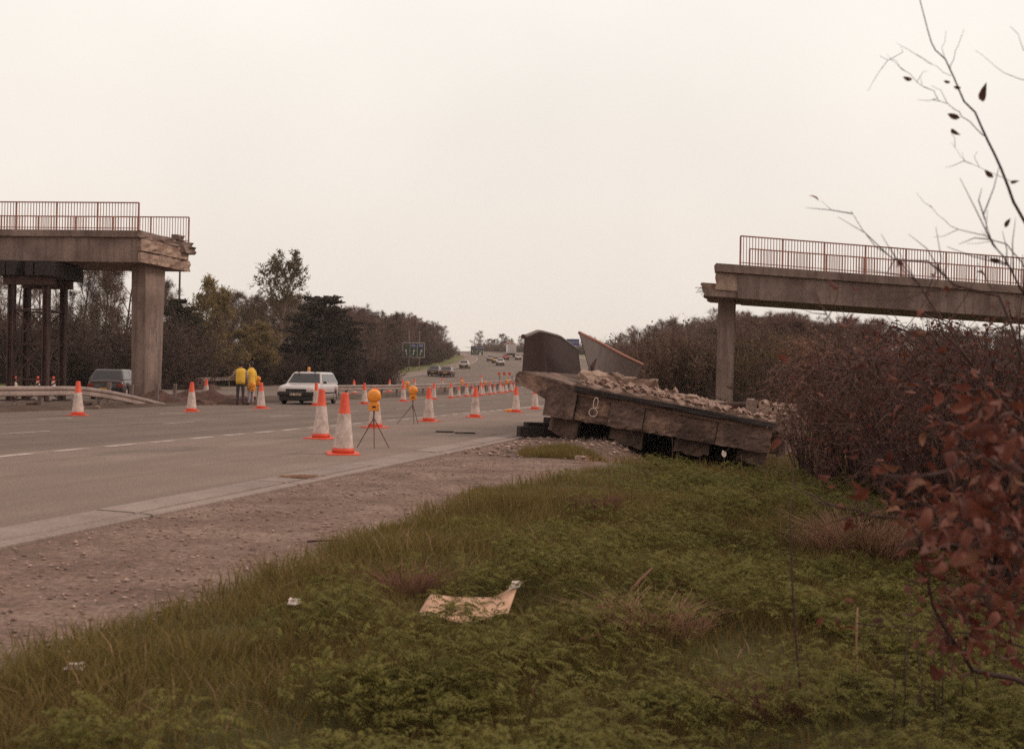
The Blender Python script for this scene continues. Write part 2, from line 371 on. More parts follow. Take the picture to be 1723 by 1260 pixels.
def ground_material():
    m = bpy.data.materials.new('ground_soil_and_turf'); m.use_nodes = True
    nt = m.node_tree; nd = nt.nodes; lk = nt.links.new
    bs = nd['Principled BSDF']; bs.inputs['Roughness'].default_value = 0.95; bs.inputs['Specular IOR Level'].default_value = 0.15
    tc = nd.new('ShaderNodeTexCoord')
    def noise(sc, det=6, r=0.65):
        n = nd.new('ShaderNodeTexNoise'); n.inputs['Scale'].default_value = sc; n.inputs['Detail'].default_value = det; n.inputs['Roughness'].default_value = r
        lk(tc.outputs['Object'], n.inputs['Vector']); return n.outputs[0]
    def ramp(v, stops):
        r = nd.new('ShaderNodeValToRGB'); e = r.color_ramp.elements
        for i, (p, c) in enumerate(stops):
            q = e[0] if i == 0 else (e[-1] if i == len(stops) - 1 else e.new(p))
            q.position = p; q.color = (*c, 1)
        lk(v, r.inputs[0]); return r.outputs[0]
    def mix(f, a, b, mode='MIX', fac=None):
        x = nd.new('ShaderNodeMix'); x.data_type = 'RGBA'; x.blend_type = mode
        if f is None: x.inputs['Factor'].default_value = fac
        else: lk(f, x.inputs['Factor'])
        lk(a, x.inputs[6]); lk(b, x.inputs[7]); return x.outputs[2]
    dirt = ramp(noise(1.3), [(0.3, (0.120, 0.070, 0.055)), (0.52, (0.185, 0.115, 0.090)), (0.72, (0.255, 0.170, 0.135))])
    grit = ramp(noise(26, 3, 0.7), [(0.28, (0.45, 0.42, 0.40)), (0.5, (1, 1, 1)), (0.74, (1.75, 1.7, 1.65))])
    dirt = mix(None, dirt, grit, 'MULTIPLY', 0.85)
    turf = ramp(noise(1.1), [(0.3, (0.040, 0.034, 0.014)), (0.5, (0.075, 0.064, 0.022)), (0.72, (0.105, 0.075, 0.035))])
    far = ramp(noise(0.35), [(0.3, (0.085, 0.078, 0.030)), (0.5, (0.125, 0.110, 0.040)), (0.75, (0.155, 0.115, 0.055))])
    soil = ramp(noise(0.9), [(0.3, (0.060, 0.036, 0.028)), (0.6, (0.10, 0.062, 0.046)), (0.75, (0.09, 0.075, 0.035))])
    at_ = nd.new('ShaderNodeVertexColor'); at_.layer_name = 'zone'
    sp = nd.new('ShaderNodeSeparateColor'); lk(at_.outputs[0], sp.inputs[0])
    c = mix(sp.outputs[0], turf, dirt)
    c = mix(sp.outputs[1], c, far)
    c = mix(sp.outputs[2], c, soil)
    lk(c, bs.inputs['Base Color'])
    b = nd.new('ShaderNodeBump'); b.inputs['Distance'].default_value = 0.025; lk(noise(18, 5, 0.7), b.inputs['Height']); lk(b.outputs[0], bs.inputs['Normal'])
    return m
MT['ground'] = ground_material()

# ------------------------------------------------------------------ mesh helpers
class MB:
    def __init__(self):
        self.v = []; self.f = []
    def add(self, verts, faces):
        o = len(self.v)
        self.v.extend([tuple(p) for p in verts]); self.f.extend([tuple(i + o for i in q) for q in faces])
        return self
    def box(self, c, size, rot=None):
        hx, hy, hz = size[0] / 2, size[1] / 2, size[2] / 2
        vs = [Vector((x, y, z)) for x in (-hx, hx) for y in (-hy, hy) for z in (-hz, hz)]
        if rot is not None: vs = [rot @ p for p in vs]
        c = Vector(c)
        return self.add([p + c for p in vs], [(0, 1, 3, 2), (4, 6, 7, 5), (0, 4, 5, 1), (2, 3, 7, 6), (0, 2, 6, 4), (1, 5, 7, 3)])
    def bar(self, a, b, w, h=None, up=Vector((0, 0, 1))):
        a, b = Vector(a), Vector(b); h = h or w
        d = (b - a).normalized()
        s = d.cross(up)
        if s.length < 1e-4: s = d.cross(Vector((0, 1, 0)))
        s.normalize(); u = s.cross(d)
        vs = [p + s * (sx * w / 2) + u * (su * h / 2) for p in (a, b) for sx, su in ((-1, -1), (1, -1), (1, 1), (-1, 1))]
        return self.add(vs, [(0, 3, 2, 1), (4, 5, 6, 7), (0, 1, 5, 4), (1, 2, 6, 5), (2, 3, 7, 6), (3, 0, 4, 7)])
    def tube(self, pts, rad, k=6, cap=True):
        pts = [Vector(p) for p in pts]; n = len(pts)
        if not hasattr(rad, '__len__'): rad = [rad] * n
        o = len(self.v); ref = None
        for i, p in enumerate(pts):
            d = (pts[min(i + 1, n - 1)] - pts[max(i - 1, 0)])
            d = d.normalized() if d.length > 1e-9 else Vector((0, 0, 1))
            if ref is None:
                ref = Vector((1, 0, 0)) if abs(d.x) < 0.8 else Vector((0, 1, 0))
            s = (ref - d * ref.dot(d)).normalized(); ref = s
            u = d.cross(s)
            for j in range(k):
                a = 2 * math.pi * j / k
                self.v.append(tuple(p + (s * math.cos(a) + u * math.sin(a)) * rad[i]))
        for i in range(n - 1):
            for j in range(k):
                a, b = o + i * k + j, o + i * k + (j + 1) % k
                self.f.append((a, b, b + k, a + k))
        if cap:
            self.f.append(tuple(o + j for j in reversed(range(k)))); self.f.append(tuple(o + (n - 1) * k + j for j in range(k)))
        return self
    def lathe(self, prof, k=20, c=(0, 0, 0)):
        """prof: (radius, z) from bottom to top"""
        o = len(self.v); c = Vector(c)
        for r, z in prof:
            for j in range(k):
                a = 2 * math.pi * j / k
                self.v.append((c.x + r * math.cos(a), c.y + r * math.sin(a), c.z + z))
        for i in range(len(prof) - 1):
            for j in range(k):
                a, b = o + i * k + j, o + i * k + (j + 1) % k
                self.f.append((a, b, b + k, a + k))
        self.f.append(tuple(o + j for j in reversed(range(k)))); self.f.append(tuple(o + (len(prof) - 1) * k + j for j in range(k)))
        return self
    def loft(self, rings, closed=True, caps=True):
        o = len(self.v); k = len(rings[0])
        for r in rings: self.v.extend([tuple(p) for p in r])
        for i in range(len(rings) - 1):
            for j in range(k if closed else k - 1):
                a, b = o + i * k + j, o + i * k + (j + 1) % k
                self.f.append((a, b, b + k, a + k))
        if caps:
            self.f.append(tuple(o + j for j in reversed(range(k)))); self.f.append(tuple(o + (len(rings) - 1) * k + j for j in range(k)))
        return self
    def mesh(self, name, m=None, smooth_=False):
        me = bpy.data.meshes.new(name)
        me.from_pydata(self.v, [], self.f)
        if smooth_: me.polygons.foreach_set('use_smooth', [True] * len(me.polygons))
        if m: me.materials.append(MT[m])
        me.update()
        return me
    def build(self, name, m, parent=None, smooth_=False, bevel=0.0):
        o = link(name, self.mesh(name, m, smooth_), parent)
        if bevel:
            b = o.modifiers.new('bevel', 'BEVEL'); b.width = bevel; b.segments = 2; b.limit_method = 'ANGLE'; b.angle_limit = math.radians(40)
        return o

def link(name, data, parent=None):
    o = bpy.data.objects.new(name, data); COL.objects.link(o)
    if parent is not None: o.parent = parent
    return o

def tag(o, label=None, cat=None, group=None, kind=None):
    if label: o['label'] = label
    if cat: o['category'] = cat
    if group: o['group'] = group
    if kind: o['kind'] = kind
    return o

def thing(name, label, cat, loc=(0, 0, 0), rz=0.0, group=None):
    o = link(name, None); o.location = loc; o.rotation_euler = (0, 0, rz); o.empty_display_size = 0.2
    return tag(o, label, cat, group)

def dup(root, loc=None, rz=None, label=None, group=None, scale=None):
    def cp(o, par):
        c = o.copy(); COL.objects.link(c); c.parent = par
        for ch in list(o.children): cp(ch, c)
        return c
    r = cp(root, None)
    if loc is not None: r.location = loc
    if rz is not None: r.rotation_euler = (0, 0, rz)
    if scale is not None: r.scale = scale if hasattr(scale, '__len__') else (scale,) * 3
    if label: r['label'] = label
    if group: r['group'] = group
    return r

def np_mesh(name, verts, tris, m, quads=False):
    """big mesh from numpy arrays"""
    me = bpy.data.meshes.new(name)
    k = tris.shape[1]
    me.vertices.add(len(verts)); me.vertices.foreach_set('co', verts.astype(np.float32).ravel())
    me.loops.add(tris.size); me.loops.foreach_set('vertex_index', tris.astype(np.int32).ravel())
    me.polygons.add(len(tris)); me.polygons.foreach_set('loop_start', np.arange(0, tris.size, k, dtype=np.int32))
    me.materials.append(MT[m]); me.update(calc_edges=True); me.validate()
    return me

def rough_box(mb, a, b, c, d, thick, seed=0, jag=0.05, nx=8):
    pass

def chunk(seed, size, jag=0.35, sub=2):
    """an angular lump of broken concrete"""
    import bmesh
    bm = bmesh.new()
    bmesh.ops.create_cube(bm, size=1.0)
    bmesh.ops.subdivide_edges(bm, edges=bm.edges[:], cuts=sub, use_grid_fill=True)
    r = random.Random(seed)
    off = Vector((r.uniform(-50, 50), r.uniform(-50, 50), r.uniform(-50, 50)))
    for v in bm.verts:
        nz = mnoise.noise_vector(v.co * 1.6 + off); n2 = mnoise.noise_vector(v.co * 4 + off)
        v.co = v.co + nz * jag + n2 * jag * 0.3
        v.co = Vector((v.co.x * size[0], v.co.y * size[1], v.co.z * size[2]))
    me = bpy.data.meshes.new('chunk'); bm.to_mesh(me); bm.free()
    return me

# ------------------------------------------------------------------ the setting: ground, carriageways, kerb
def axis(parts):
    out = []
    for a, b, st in parts:
        out.extend(np.arange(a, b, st).tolist())
    out.append(parts[-1][1])
    return np.array(out)

def sheet(name, S, N, zf, m):
    SS, NN = np.meshgrid(S, N, indexing='ij')
    X, Y = pos(SS, NN)
    Z = zroad(SS) + zf(SS, NN)
    v = np.stack([X, Y, Z], -1).reshape(-1, 3)
    a, b = len(S), len(N)
    i = np.arange(a * b).reshape(a, b)
    q = np.stack([i[:-1, :-1], i[:-1, 1:], i[1:, 1:], i[1:, :-1]], -1).reshape(-1, 4)
    me = np_mesh(name, v, q, m)
    me.polygons.foreach_set('use_smooth', [True] * len(me.polygons))
    return me, SS, NN

GS = axis([(-40, 2, 3), (2, 26, 0.2), (26, 60, 0.5), (60, 200, 3), (200, 700, 10), (700, 900, 20)])
GN = axis([(-340, -100, 20), (-100, -46, 3), (-46, -28, 2.0), (-28, -21, 0.35), (-21, -6, 1.5), (-6, 7, 0.2), (7, 16, 0.5), (16, 60, 3), (60, 300, 20)])
me, SS, NN = sheet('ground', GS, GN, zlocal, 'ground')
edge = GRASS_EDGE + 0.7 * smooth(12, 16, SS) + 0.22 * wob(SS, NN * 0.2, 1.9, 3.0) + 0.10 * wob(SS, NN, 6.0, 9.0)
zone = np.zeros((SS.size, 4), np.float32); zone[:, 3] = 1
zone[:, 0] = (1 - smooth(-0.12, 0.12, NN - edge)).ravel()
zone[:, 1] = np.maximum(smooth(26, 40, SS) * smooth(-4, -2, NN), 1 - smooth(-45, -43, NN)).ravel()
zone[:, 2] = np.maximum(smooth(-27.5, -26.5, NN) * (1 - smooth(-21.8, -21, NN)), 0.75 * smooth(15.5, 19.5, SS + 0.8 * wob(SS, NN, 1.3, 3.0)) * (1 - smooth(30, 34, SS)) * smooth(-5.0, -4.2, NN) * (1 - smooth(5, 7, NN))).ravel()
ca = me.color_attributes.new('zone', 'FLOAT_COLOR', 'POINT'); ca.data.foreach_set('color', zone.ravel())
ground = link('ground', me); tag(ground, kind='structure')

RS = axis([(-40, 60, 1.0), (60, 200, 2.0), (200, 720, 5.0)])
def strip(name, n0, n1, dz, m, S=RS, cols=2):
    me, _, _ = sheet(name, S, np.linspace(n0, n1, cols), lambda s, n: np.full(s.shape, dz), m)
    o = link(name, me); return tag(o, kind='structure')
near_road = strip('carriageway', -21.95, -10.9, 0.0, 'lane_asphalt', cols=6)
shoulder = strip('hard_shoulder', -10.9, -5.75, 0.001, 'asphalt', cols=4)
far_road = strip('carriageway', -41.2, -26.4, 0.0, 'lane_asphalt', cols=6)
far_shoulder = strip('hard_shoulder', -44.5, -41.2, 0.001, 'asphalt', cols=3)

def mark(parent, s0, s1, n0, n1, dz=0.006, st=2.0):
    k = max(2, int((s1 - s0) / st) + 1)
    me, _, _ = sheet('lane_marking', np.linspace(s0, s1, k), np.array([n0, n1]), lambda s, n: np.full(s.shape, dz), 'paint')
    return link('lane_marking', me, parent)
for k in range(40):                                                   # broken edge line between lane and shoulder
    s = 11.0 + 1.36 * k
    if s < 46: mark(near_road, s, s + 0.85, -10.69, -10.51)
mark(near_road, 46.2, 230, -10.70, -10.50)
for k in range(-2, 30):
    s = 18.8 + 5.9 * k; mark(near_road, s, s + 1.6, -14.46, -14.32)
    s = 25.0 + 5.8 * k; mark(near_road, s, s + 1.6, -18.16, -18.02)
mark(near_road, -10, 260, -21.62, -21.50)
mark(far_road, 0, 420, -41.3, -41.12)
mark(far_road, 0, 420, -26.95, -26.83)
for k in range(40):
    for n in (-30.6, -34.2, -37.8):
        s = 40 + 9 * k + (n % 3); mark(far_road, s, s + 2.0, n - 0.06, n + 0.06)

# concrete channel strip along the edge of the shoulder, cast in bays, with a narrow lip beyond a groove
kerb = tag(link('kerb', None), kind='structure')
kr = random.Random(3)
s = 3.0
while s < 62:
    L = 2.95 + kr.uniform(-0.1, 0.1)
    for n0, n1, h, nm in ((-5.75, -5.37, 0.016, 'kerb_slab'), (-5.325, -5.19, 0.004, 'kerb_lip')):
        dz = h + kr.uniform(-0.006, 0.006); jn = kr.uniform(-0.012, 0.012)
        mb = MB(); rings = []
        for q in np.linspace(s + 0.012, s + L - 0.012, 4):
            pts = [road_pt(q, n0 + jn, -0.06), road_pt(q, n0 + jn, dz - 0.006), road_pt(q, n0 + jn + 0.01, dz), road_pt(q, n1 + jn - 0.01, dz - 0.008), road_pt(q, n1 + jn, dz - 0.016), road_pt(q, n1 + jn, -0.06)]
            rings.append(pts)
        mb.loft(rings)
        mb.build(nm, 'kerb', kerb)
    s += L

# ------------------------------------------------------------------ guard rails
def guard_rail(name, label, path, post_every=3.2, group=None, rail_w=0.31, drop_ends=(0, 0)):
    """path: list of (point on ground, height of the rail top)"""
    t = thing(name, label, 'barrier', path[0][0], 0, group)
    o = path[0][0]
    prof = [(0.0, 0.0), (0.045, -0.03), (0.045, -0.10), (0.0, -0.14), (0.0, -0.17), (0.045, -0.21), (0.045, -0.28), (0.0, -0.31), (-0.008, -0.31), (0.035, -0.275), (0.035, -0.215), (-0.01, -0.175), (-0.01, -0.135), (0.035, -0.095), (0.035, -0.035), (-0.008, 0.0)]
    # rails in lengths of about 3.2 m lapped at the posts
    cum = [0.0]
    for a, b in zip(path[:-1], path[1:]): cum.append(cum[-1] + (b[0] - a[0]).length)
    def ev(d):
        d = min(max(d, 0), cum[-1])
        for i in range(len(cum) - 1):
            if d <= cum[i + 1] + 1e-6:
                u = (d - cum[i]) / max(1e-6, cum[i + 1] - cum[i])
                return path[i][0].lerp(path[i + 1][0], u), path[i][1] * (1 - u) + path[i + 1][1] * u
    d = 0.0; k = 0
    while d < cum[-1] - 0.3:
        e = min(d + post_every, cum[-1])
        rings = []
        for q in np.linspace(d - (0.12 if k else 0), e, 4):
            p, h = ev(q); p2, _ = ev(min(q + 0.3, cum[-1])); p1, _ = ev(max(q - 0.3, 0))
            dr = p2 - p1; dr.z = 0; dr.normalize(); side = Vector((dr.y, -dr.x, 0))
            lift = 0.004 * (k % 2)
            rings.append([p - o + side * (a + lift) + Vector((0, 0, max(h + b, -0.05 + 0.02 * (b + 0.31)))) for a, b in prof])
        MB().loft(rings).build('rail', 'galv', t)
        p, h = ev(d)
        if h > 0.4:
            p2, _ = ev(d + 0.3); dr = (p2 - p); dr.z = 0; dr.normalize(); side = Vector((dr.y, -dr.x, 0))
            c = p - o - side * 0.09
            MB().bar(c + Vector((0, 0, -0.15)), c + Vector((0, 0, h - 0.02)), 0.11, 0.15, up=dr).build('post', 'post', t)
        d = e; k += 1
    return t

def rpath(n, s0, s1, hs, step=3.2):
    out = []
    for q in np.arange(s0, s1 + 0.01, step):
        x, y = pos(np.array(q), np.array(float(n)))
        out.append((Vector((float(x), float(y), float(zroad(q)) + 0.02)), hs(q)))
    return out

guard_rail('guard_rail', 'steel guard rail ramping down to the ground beside the bare bridge pier', rpath(-22.35, 12, 39.0, lambda q: 0.74 - 0.70 * max(0.0, (q - 33.2) / 5.8) ** 1.3, 0.9))
guard_rail('guard_rail', 'long steel guard rail running behind the row of cones to the distance', rpath(-22.6, 53, 330, lambda q: 0.76 if q > 54 else 0.5))
guard_rail('guard_rail', 'steel guard rail on the far verge with a ramped end behind the two workmen', rpath(-45.6, 76, 116, lambda q: 0.80 - 0.75 * max(0.0, (81 - q) / 5.0)))
guard_rail('guard_rail', 'pale steel guard rail beside the distant bend near the lorry', rpath(-45.4, 330, 450, lambda q: 0.9))

# ------------------------------------------------------------------ bridge ruins
UP = Vector((0, 0, 1))
RD = Vector((math.sin(A0), math.cos(A0), 0))        # along the road
def jag_ring(pts, seed, amp, axis_dir):
    r = random.Random(seed)
    return [p + axis_dir * r.uniform(-amp, amp) for p in pts]

def parapet(parent, a, b, h, spacing, name='parapet', m='rail', post_step=14, k=5, r=0.011, top=0.05):
    """a, b: foot points local to the parent; upright bars between a top and bottom rail"""
    base = MB()
    p = link(name, None, parent)
    L = (b - a).length; n = int(L / spacing)
    d = (b - a).normalized()
    MB().bar(a + UP * h, b + UP * h, 0.07, 0.045).build('top_rail', m, p)
    MB().bar(a + UP * 0.10, b + UP * 0.10, 0.035, 0.03).build('bottom_rail', m, p)
    bar = MB().bar((0, 0, 0.0), (0, 0, h - 0.02), 2 * r).mesh('baluster', m)
    post = MB().bar((0, 0, -0.08), (0, 0, h - 0.005), 0.06, 0.045).mesh('parapet_post', m)
    for i in range(n + 1):
        q = a + d * (i * spacing)
        o = link('parapet_post' if i % post_step == 0 else 'baluster', post if i % post_step == 0 else bar, p)
        o.location = q; o.rotation_euler = (0, 0, math.atan2(d.y, d.x))
    return p

def deck(name, label, cat, E, ax, L, z_top, slope, width, m='concrete'):
    """E: plan position of the near broken corner, ax: direction of the deck away from the break"""
    t = thing(name, label, cat, (E.x, E.y, 0))
    def P(u, w, z):                       # u along the deck, w across (away from the camera), z height
        return Vector((ax.x * u + RD.x * w, ax.y * u + RD.y * w, z_top + z + slope * u))
    return t, P

def prism(P, u0, u1, w0, w1, z0, z1, seed=0, jag=0.0, nw=1, nu=1, nz=None):
    """a block in deck space whose u0 end is broken by jag"""
    r = random.Random(seed); mb = MB()
    ws = np.linspace(w0, w1, nw + 1); zs = np.linspace(z0, z1, (nz or (3 if jag else 1)) + 1)
    us = [u0] + (list(np.linspace(u0 + 0.5, u1, nu)) if nu > 1 else [u1])
    ring_pts = [(ws[0], z) for z in zs] + [(w, zs[-1]) for w in ws[1:]] + [(ws[-1], z) for z in zs[::-1][1:]] + [(w, zs[0]) for w in ws[::-1][1:-1]]
    rings = []
    for i, u in enumerate(us):
        rings.append([P(u + (r.uniform(-jag, jag) if i == 0 else 0), w, z) for w, z in ring_pts])
    o = len(mb.v); k = len(ring_pts)
    for rg in rings: mb.v.extend([tuple(p) for p in rg])
    for i in range(len(rings) - 1):
        for j in range(k):
            a, b = o + i * k + j, o + i * k + (j + 1) % k
            mb.f.append((a, a + k, b + k, b))
    # broken end: grid of jagged faces
    nwv, nzv = len(ws), len(zs)
    idx = {}
    for a_, (w, z) in enumerate(ring_pts): idx[(round(w, 4), round(z, 4))] = o + a_
    for w in ws:
        for z in zs:
            key = (round(w, 4), round(z, 4))
            if key not in idx:
                idx[key] = len(mb.v); mb.v.append(tuple(P(u0 + r.uniform(-jag, jag), w, z)))
    for i in range(nwv - 1):
        for j in range(nzv - 1):
            g = lambda a_, b_: idx[(round(ws[a_], 4), round(zs[b_], 4))]
            mb.f.append((g(i, j), g(i + 1, j), g(i + 1, j + 1), g(i, j + 1)))
    mb.f.append(tuple(o + (len(rings) - 1) * k + j for j in range(k)))
    return mb

# left stump of the bridge, standing on the median pier and a steel trestle
W = 4.1
E = Vector((-15.28, 46.0, 0)); axL = Vector((-0.995, 0.10, 0)).normalized()
tL, PL = deck('broken_bridge', 'broken concrete bridge stump resting on the median pier and steel trestle', 'bridge', E, axL, 26, 7.03, 0.004, W)
prism(PL, -0.02, 26, -0.12, W + 0.12, -0.28, 0.0, 1, 0.07, 10, 8).build('deck_slab', 'concrete', tL, bevel=0.015)
prism(PL, 0.10, 26, 0.02, W - 0.02, -1.28, -0.285, 2, 0.03, 8, 8).build('girder', 'concrete', tL)
MBk = prism(lambda u, w, z: PL(u + 0.05, w, z), -0.12, 0.10, 0.10, W - 0.25, -0.80, -0.30, 5, 0.07, 9, 1); MBk.build('broken_girder_end', 'concrete_pale', tL)
for i, (w0, w1, u0) in enumerate(((0.06, 1.35, -0.06), (1.38, 2.6, -0.03), (2.64, W + 0.05, 0.0))):
    prism(PL, u0, 0.10, w0, w1, -1.27, -0.86 + 0.03 * i, 20 + i, 0.05, 5, 1).build('bearing_shelf', 'concrete_pale', tL)
prism(PL, -0.20, 0.1, W - 0.9, W + 0.1, -0.52, -0.20, 31, 0.08, 3, 1).build('hanging_fragment', 'concrete', tL)
prism(PL, -0.12, 0.2, W - 1.25, W - 0.75, 0.0, 0.22, 32, 0.06, 3, 1).build('loose_kerb_block', 'concrete', tL)
parapet(tL, PL(0.05, 0.0, 0.0), PL(26, 0.0, 0.0), 1.14, 0.125)
parapet(tL, PL(0.08, W, 0.0), PL(26, W, 0.0), 1.14, 0.125)

def pier(name, label, c, wx, wy, z0, z1, taper, lean=0.0, m='concrete'):
    t = thing(name, label, 'pier', (c.x, c.y, z0))
    nrm = Vector((RD.y, -RD.x, 0))
    rings = []
    for i in range(9):
        u = i / 8; k = taper + (1 - taper) * u
        ctr = nrm * (-lean * (1 - u))
        ch = 0.03
        loop = []
        for sx, sy in ((-1, -1), (1, -1), (1, 1), (-1, 1)):
            hx, hy = wx / 2 * k, wy / 2 * k
            c1 = (sx * hx, sy * (hy - ch)); c2 = (sx * (hx - ch), sy * hy)
            if sx * sy > 0: c1, c2 = c1, c2
            seq = (c1, c2) if sx * sy < 0 else (c2, c1)
            seq = {(-1, -1): (c1, c2), (1, -1): (c2, c1), (1, 1): (c1, c2), (-1, 1): (c2, c1)}[(sx, sy)]
            for a, b in seq: loop.append(ctr + nrm * a + RD * b + UP * ((z1 - z0) * u))
        rings.append(loop)
    MB().loft(rings).build('shaft', m, t)
    return t
pcl = E + RD * (W * 0.50) + axL * 0.74
pl = pier('bridge_pier', 'tapered concrete pier standing between the carriageways under the bridge stump', Vector((pcl.x, pcl.y, 0)), 0.70, 1.55, -0.3, 5.76, 0.86)
# whitish run-off streaks on the pier's road face
st = MB(); rr = random.Random(5)
nrm = Vector((RD.y, -RD.x, 0))
for i in range(7):
    b0 = rr.uniform(-0.35, 0.45); zt = rr.uniform(3.2, 4.0); zb = zt - rr.uniform(0.7, 2.2); wd = rr.uniform(0.02, 0.07)
    kk = lambda z: 0.86 + 0.14 * z / 6.06
    q = [nrm * (0.35 * kk(z) + 0.003) + RD * b + UP * z for z, b in ((zb, b0), (zb + 0.2, b0 + wd), (zt, b0 + wd), (zt, b0))]
    st.add(q, [(0, 1, 2, 3)])
st.build('lime_streaks', 'kerb', pl)

# right stump
G = Vector((7.85, 44.0, 0)); axR = Vector((11.7, 2.0, 0)).normalized()
tR, PR = deck('broken_bridge', 'broken concrete bridge stump on a slender pier above the wooded verge', 'bridge', G, axR, 30, 5.90, -0.036, W)
prism(PR, 0.0, 30, -0.12, W + 0.12, -0.33, 0.0, 41, 0.06, 10, 8).build('deck_slab', 'concrete', tR, bevel=0.015)
prism(PR, 0.95, 30, 0.03, W - 0.02, -1.30, -0.335, 42, 0.03, 8, 8).build('girder', 'concrete', tR)
prism(PR, 0.03, 0.94, 0.06, W - 0.06, -1.02, -0.34, 43, 0.05, 8, 1).build('girder_end_block', 'concrete_pale', tR)
prism(PR, -0.45, 0.94, 0.12, W - 0.12, -1.28, -1.025, 44, 0.08, 8, 1).build('bearing_shelf', 'concrete', tR)
prism(PR, -0.52, 0.02, 0.30, W - 0.5, -1.02, -0.76, 45, 0.12, 8, 1).build('broken_edge', 'concrete_pale', tR)
rb = random.Random(8)
for i in range(6):
    w = 0.3 + i * 0.55; a = PR(-0.4, w, -0.9 - 0.1 * (i % 2)); b = a + Vector((-rb.uniform(0.25, 0.5), rb.uniform(-0.1, 0.1), rb.uniform(-0.2, 0.15)))
    MB().tube([a, a.lerp(b, 0.5) + UP * 0.03, b], 0.012, 5).build('reinforcing_bar', 'rust', tR)
parapet(tR, PR(1.02, 0.0, 0.0), PR(29, 0.0, 0.0), 1.14, 0.125)
parapet(tR, PR(1.30, W, 0.0), PR(29, W, 0.0), 1.14, 0.125)
pcr = G + RD * (W * 0.5) + axR * 0.42
pier('bridge_pier', 'slender concrete pier on the verge carrying the right hand bridge stump', Vector((pcr.x, pcr.y, 0)), 0.66, 1.5, -0.7, 4.63, 0.95, 0.06)

# steel trestle propping the left stump
tc_ = ground_at(63, 47.0)
tt = thing('steel_trestle', 'rusty steel trestle tower propping the left bridge stump', 'trestle', (tc_.x, tc_.y, 0.0))
gx = (-1.18, 1.05); ztop = 5.73 - 0.03
Xs = [(-0.72, -0.9), (0.70, -0.9), (-1.0, 1.2), (0.56, 1.2)]
zc = 4.75
for (x, y) in Xs:
    c = Vector((x, y, 0))
    g = MB()
    g.bar(c + Vector((-0.10, 0, -0.1)), c + Vector((-0.10, 0, zc)), 0.05, 0.26); g.bar(c + Vector((0.10, 0, -0.1)), c + Vector((0.10, 0, zc)), 0.05, 0.26); g.bar(c + Vector((0, 0, -0.1)), c + Vector((0, 0, zc)), 0.2, 0.03)
    g.build('leg', 'rust', tt)
    MB().box(c + Vector((0, 0, 0.02)), (0.6, 0.6, 0.08)).build('foot_plate', 'rust', tt)
for y in (-0.9, 1.2):
    xs = [x for x, yy in Xs if yy == y]
    for z in (0.9, 2.35, 3.75):
        MB().bar((xs[0] + 0.12, y - 0.02, z), (xs[1] - 0.12, y - 0.02, z), 0.06, 0.07).build('cross_tie', 'rust', tt)
    for z0, z1 in ((0.05, 0.88), (0.95, 2.3), (2.4, 3.7)):
        MB().bar((xs[0] + 0.1, y + 0.03, z0), (xs[1] - 0.1, y + 0.03, z1), 0.05, 0.05).build('diagonal_brace', 'rust', tt)
        MB().bar((xs[0] + 0.1, y + 0.09, z1), (xs[1] - 0.1, y + 0.09, z0), 0.05, 0.05).build('diagonal_brace', 'rust', tt)
for a, b in ((0, 2), (1, 3)):
    for z in (0.9, 2.35, 3.75):
        MB().bar((*Xs[a], z), (*Xs[b], z), 0.06, 0.07).build('side_tie', 'rust', tt)
    MB().bar((*Xs[a], 1.0), (*Xs[b], 3.7), 0.05, 0.05).build('diagonal_brace', 'rust', tt)
for y in (-0.9, 1.2):
    MB().box((-0.12 if y > 0 else 0.0, y, zc + 0.17), (2.05, 0.34, 0.34)).build('head_beam', 'rust', tt, bevel=0.01)
for x in (-0.98, -0.55, 0.18, 0.60, 0.98):
    MB().box((x, 0.15, (zc + 0.345 + ztop) / 2), (0.38 if abs(x) > 0.5 else 0.32, 3.2, ztop - zc - 0.35)).build('packing_beam', 'timber', tt, bevel=0.01)
MB().tube([(1.05, -0.9, 4.75), (1.22, -0.9, 2.4), (1.30, -0.9, 0.0)], 0.012, 5).build('guy_cable', 'rust', tt)

# ------------------------------------------------------------------ the fallen deck on the verge
A = px_at(925, 640, 23.6); B = px_at(1305, 711, 22.7)
U = (B - A); Wd = U.length; U.normalize()
D = Vector((1.9, 10.0, 0)); D = (D - U * D.dot(U)).normalized()
D = Vector((D.x, D.y, 0.0)).normalized()
V = U.cross(D).normalized()                           # up, out of the deck
if V.z < 0: V = -V
LEN = 9.5
tF = thing('fallen_bridge_deck', 'collapsed bridge deck lying tilted on the verge with its beam ends facing out', 'bridge deck', (A.x, A.y, 0))
O = Vector((A.x, A.y, 0))
def PF(w, u, z):      # prism() order is (u: away, w: across, z)
    return A - O + D * w + U * u + V * z
def fb(u0, u1, z0, z1, d0, d1, name, m, seed, jag=0.05, nw=6, bevel=0.0):
    return prism(PF, d0, d1, u0, u1, z0, z1, seed, jag, nw, 4).build(name, m, tF, bevel=bevel)
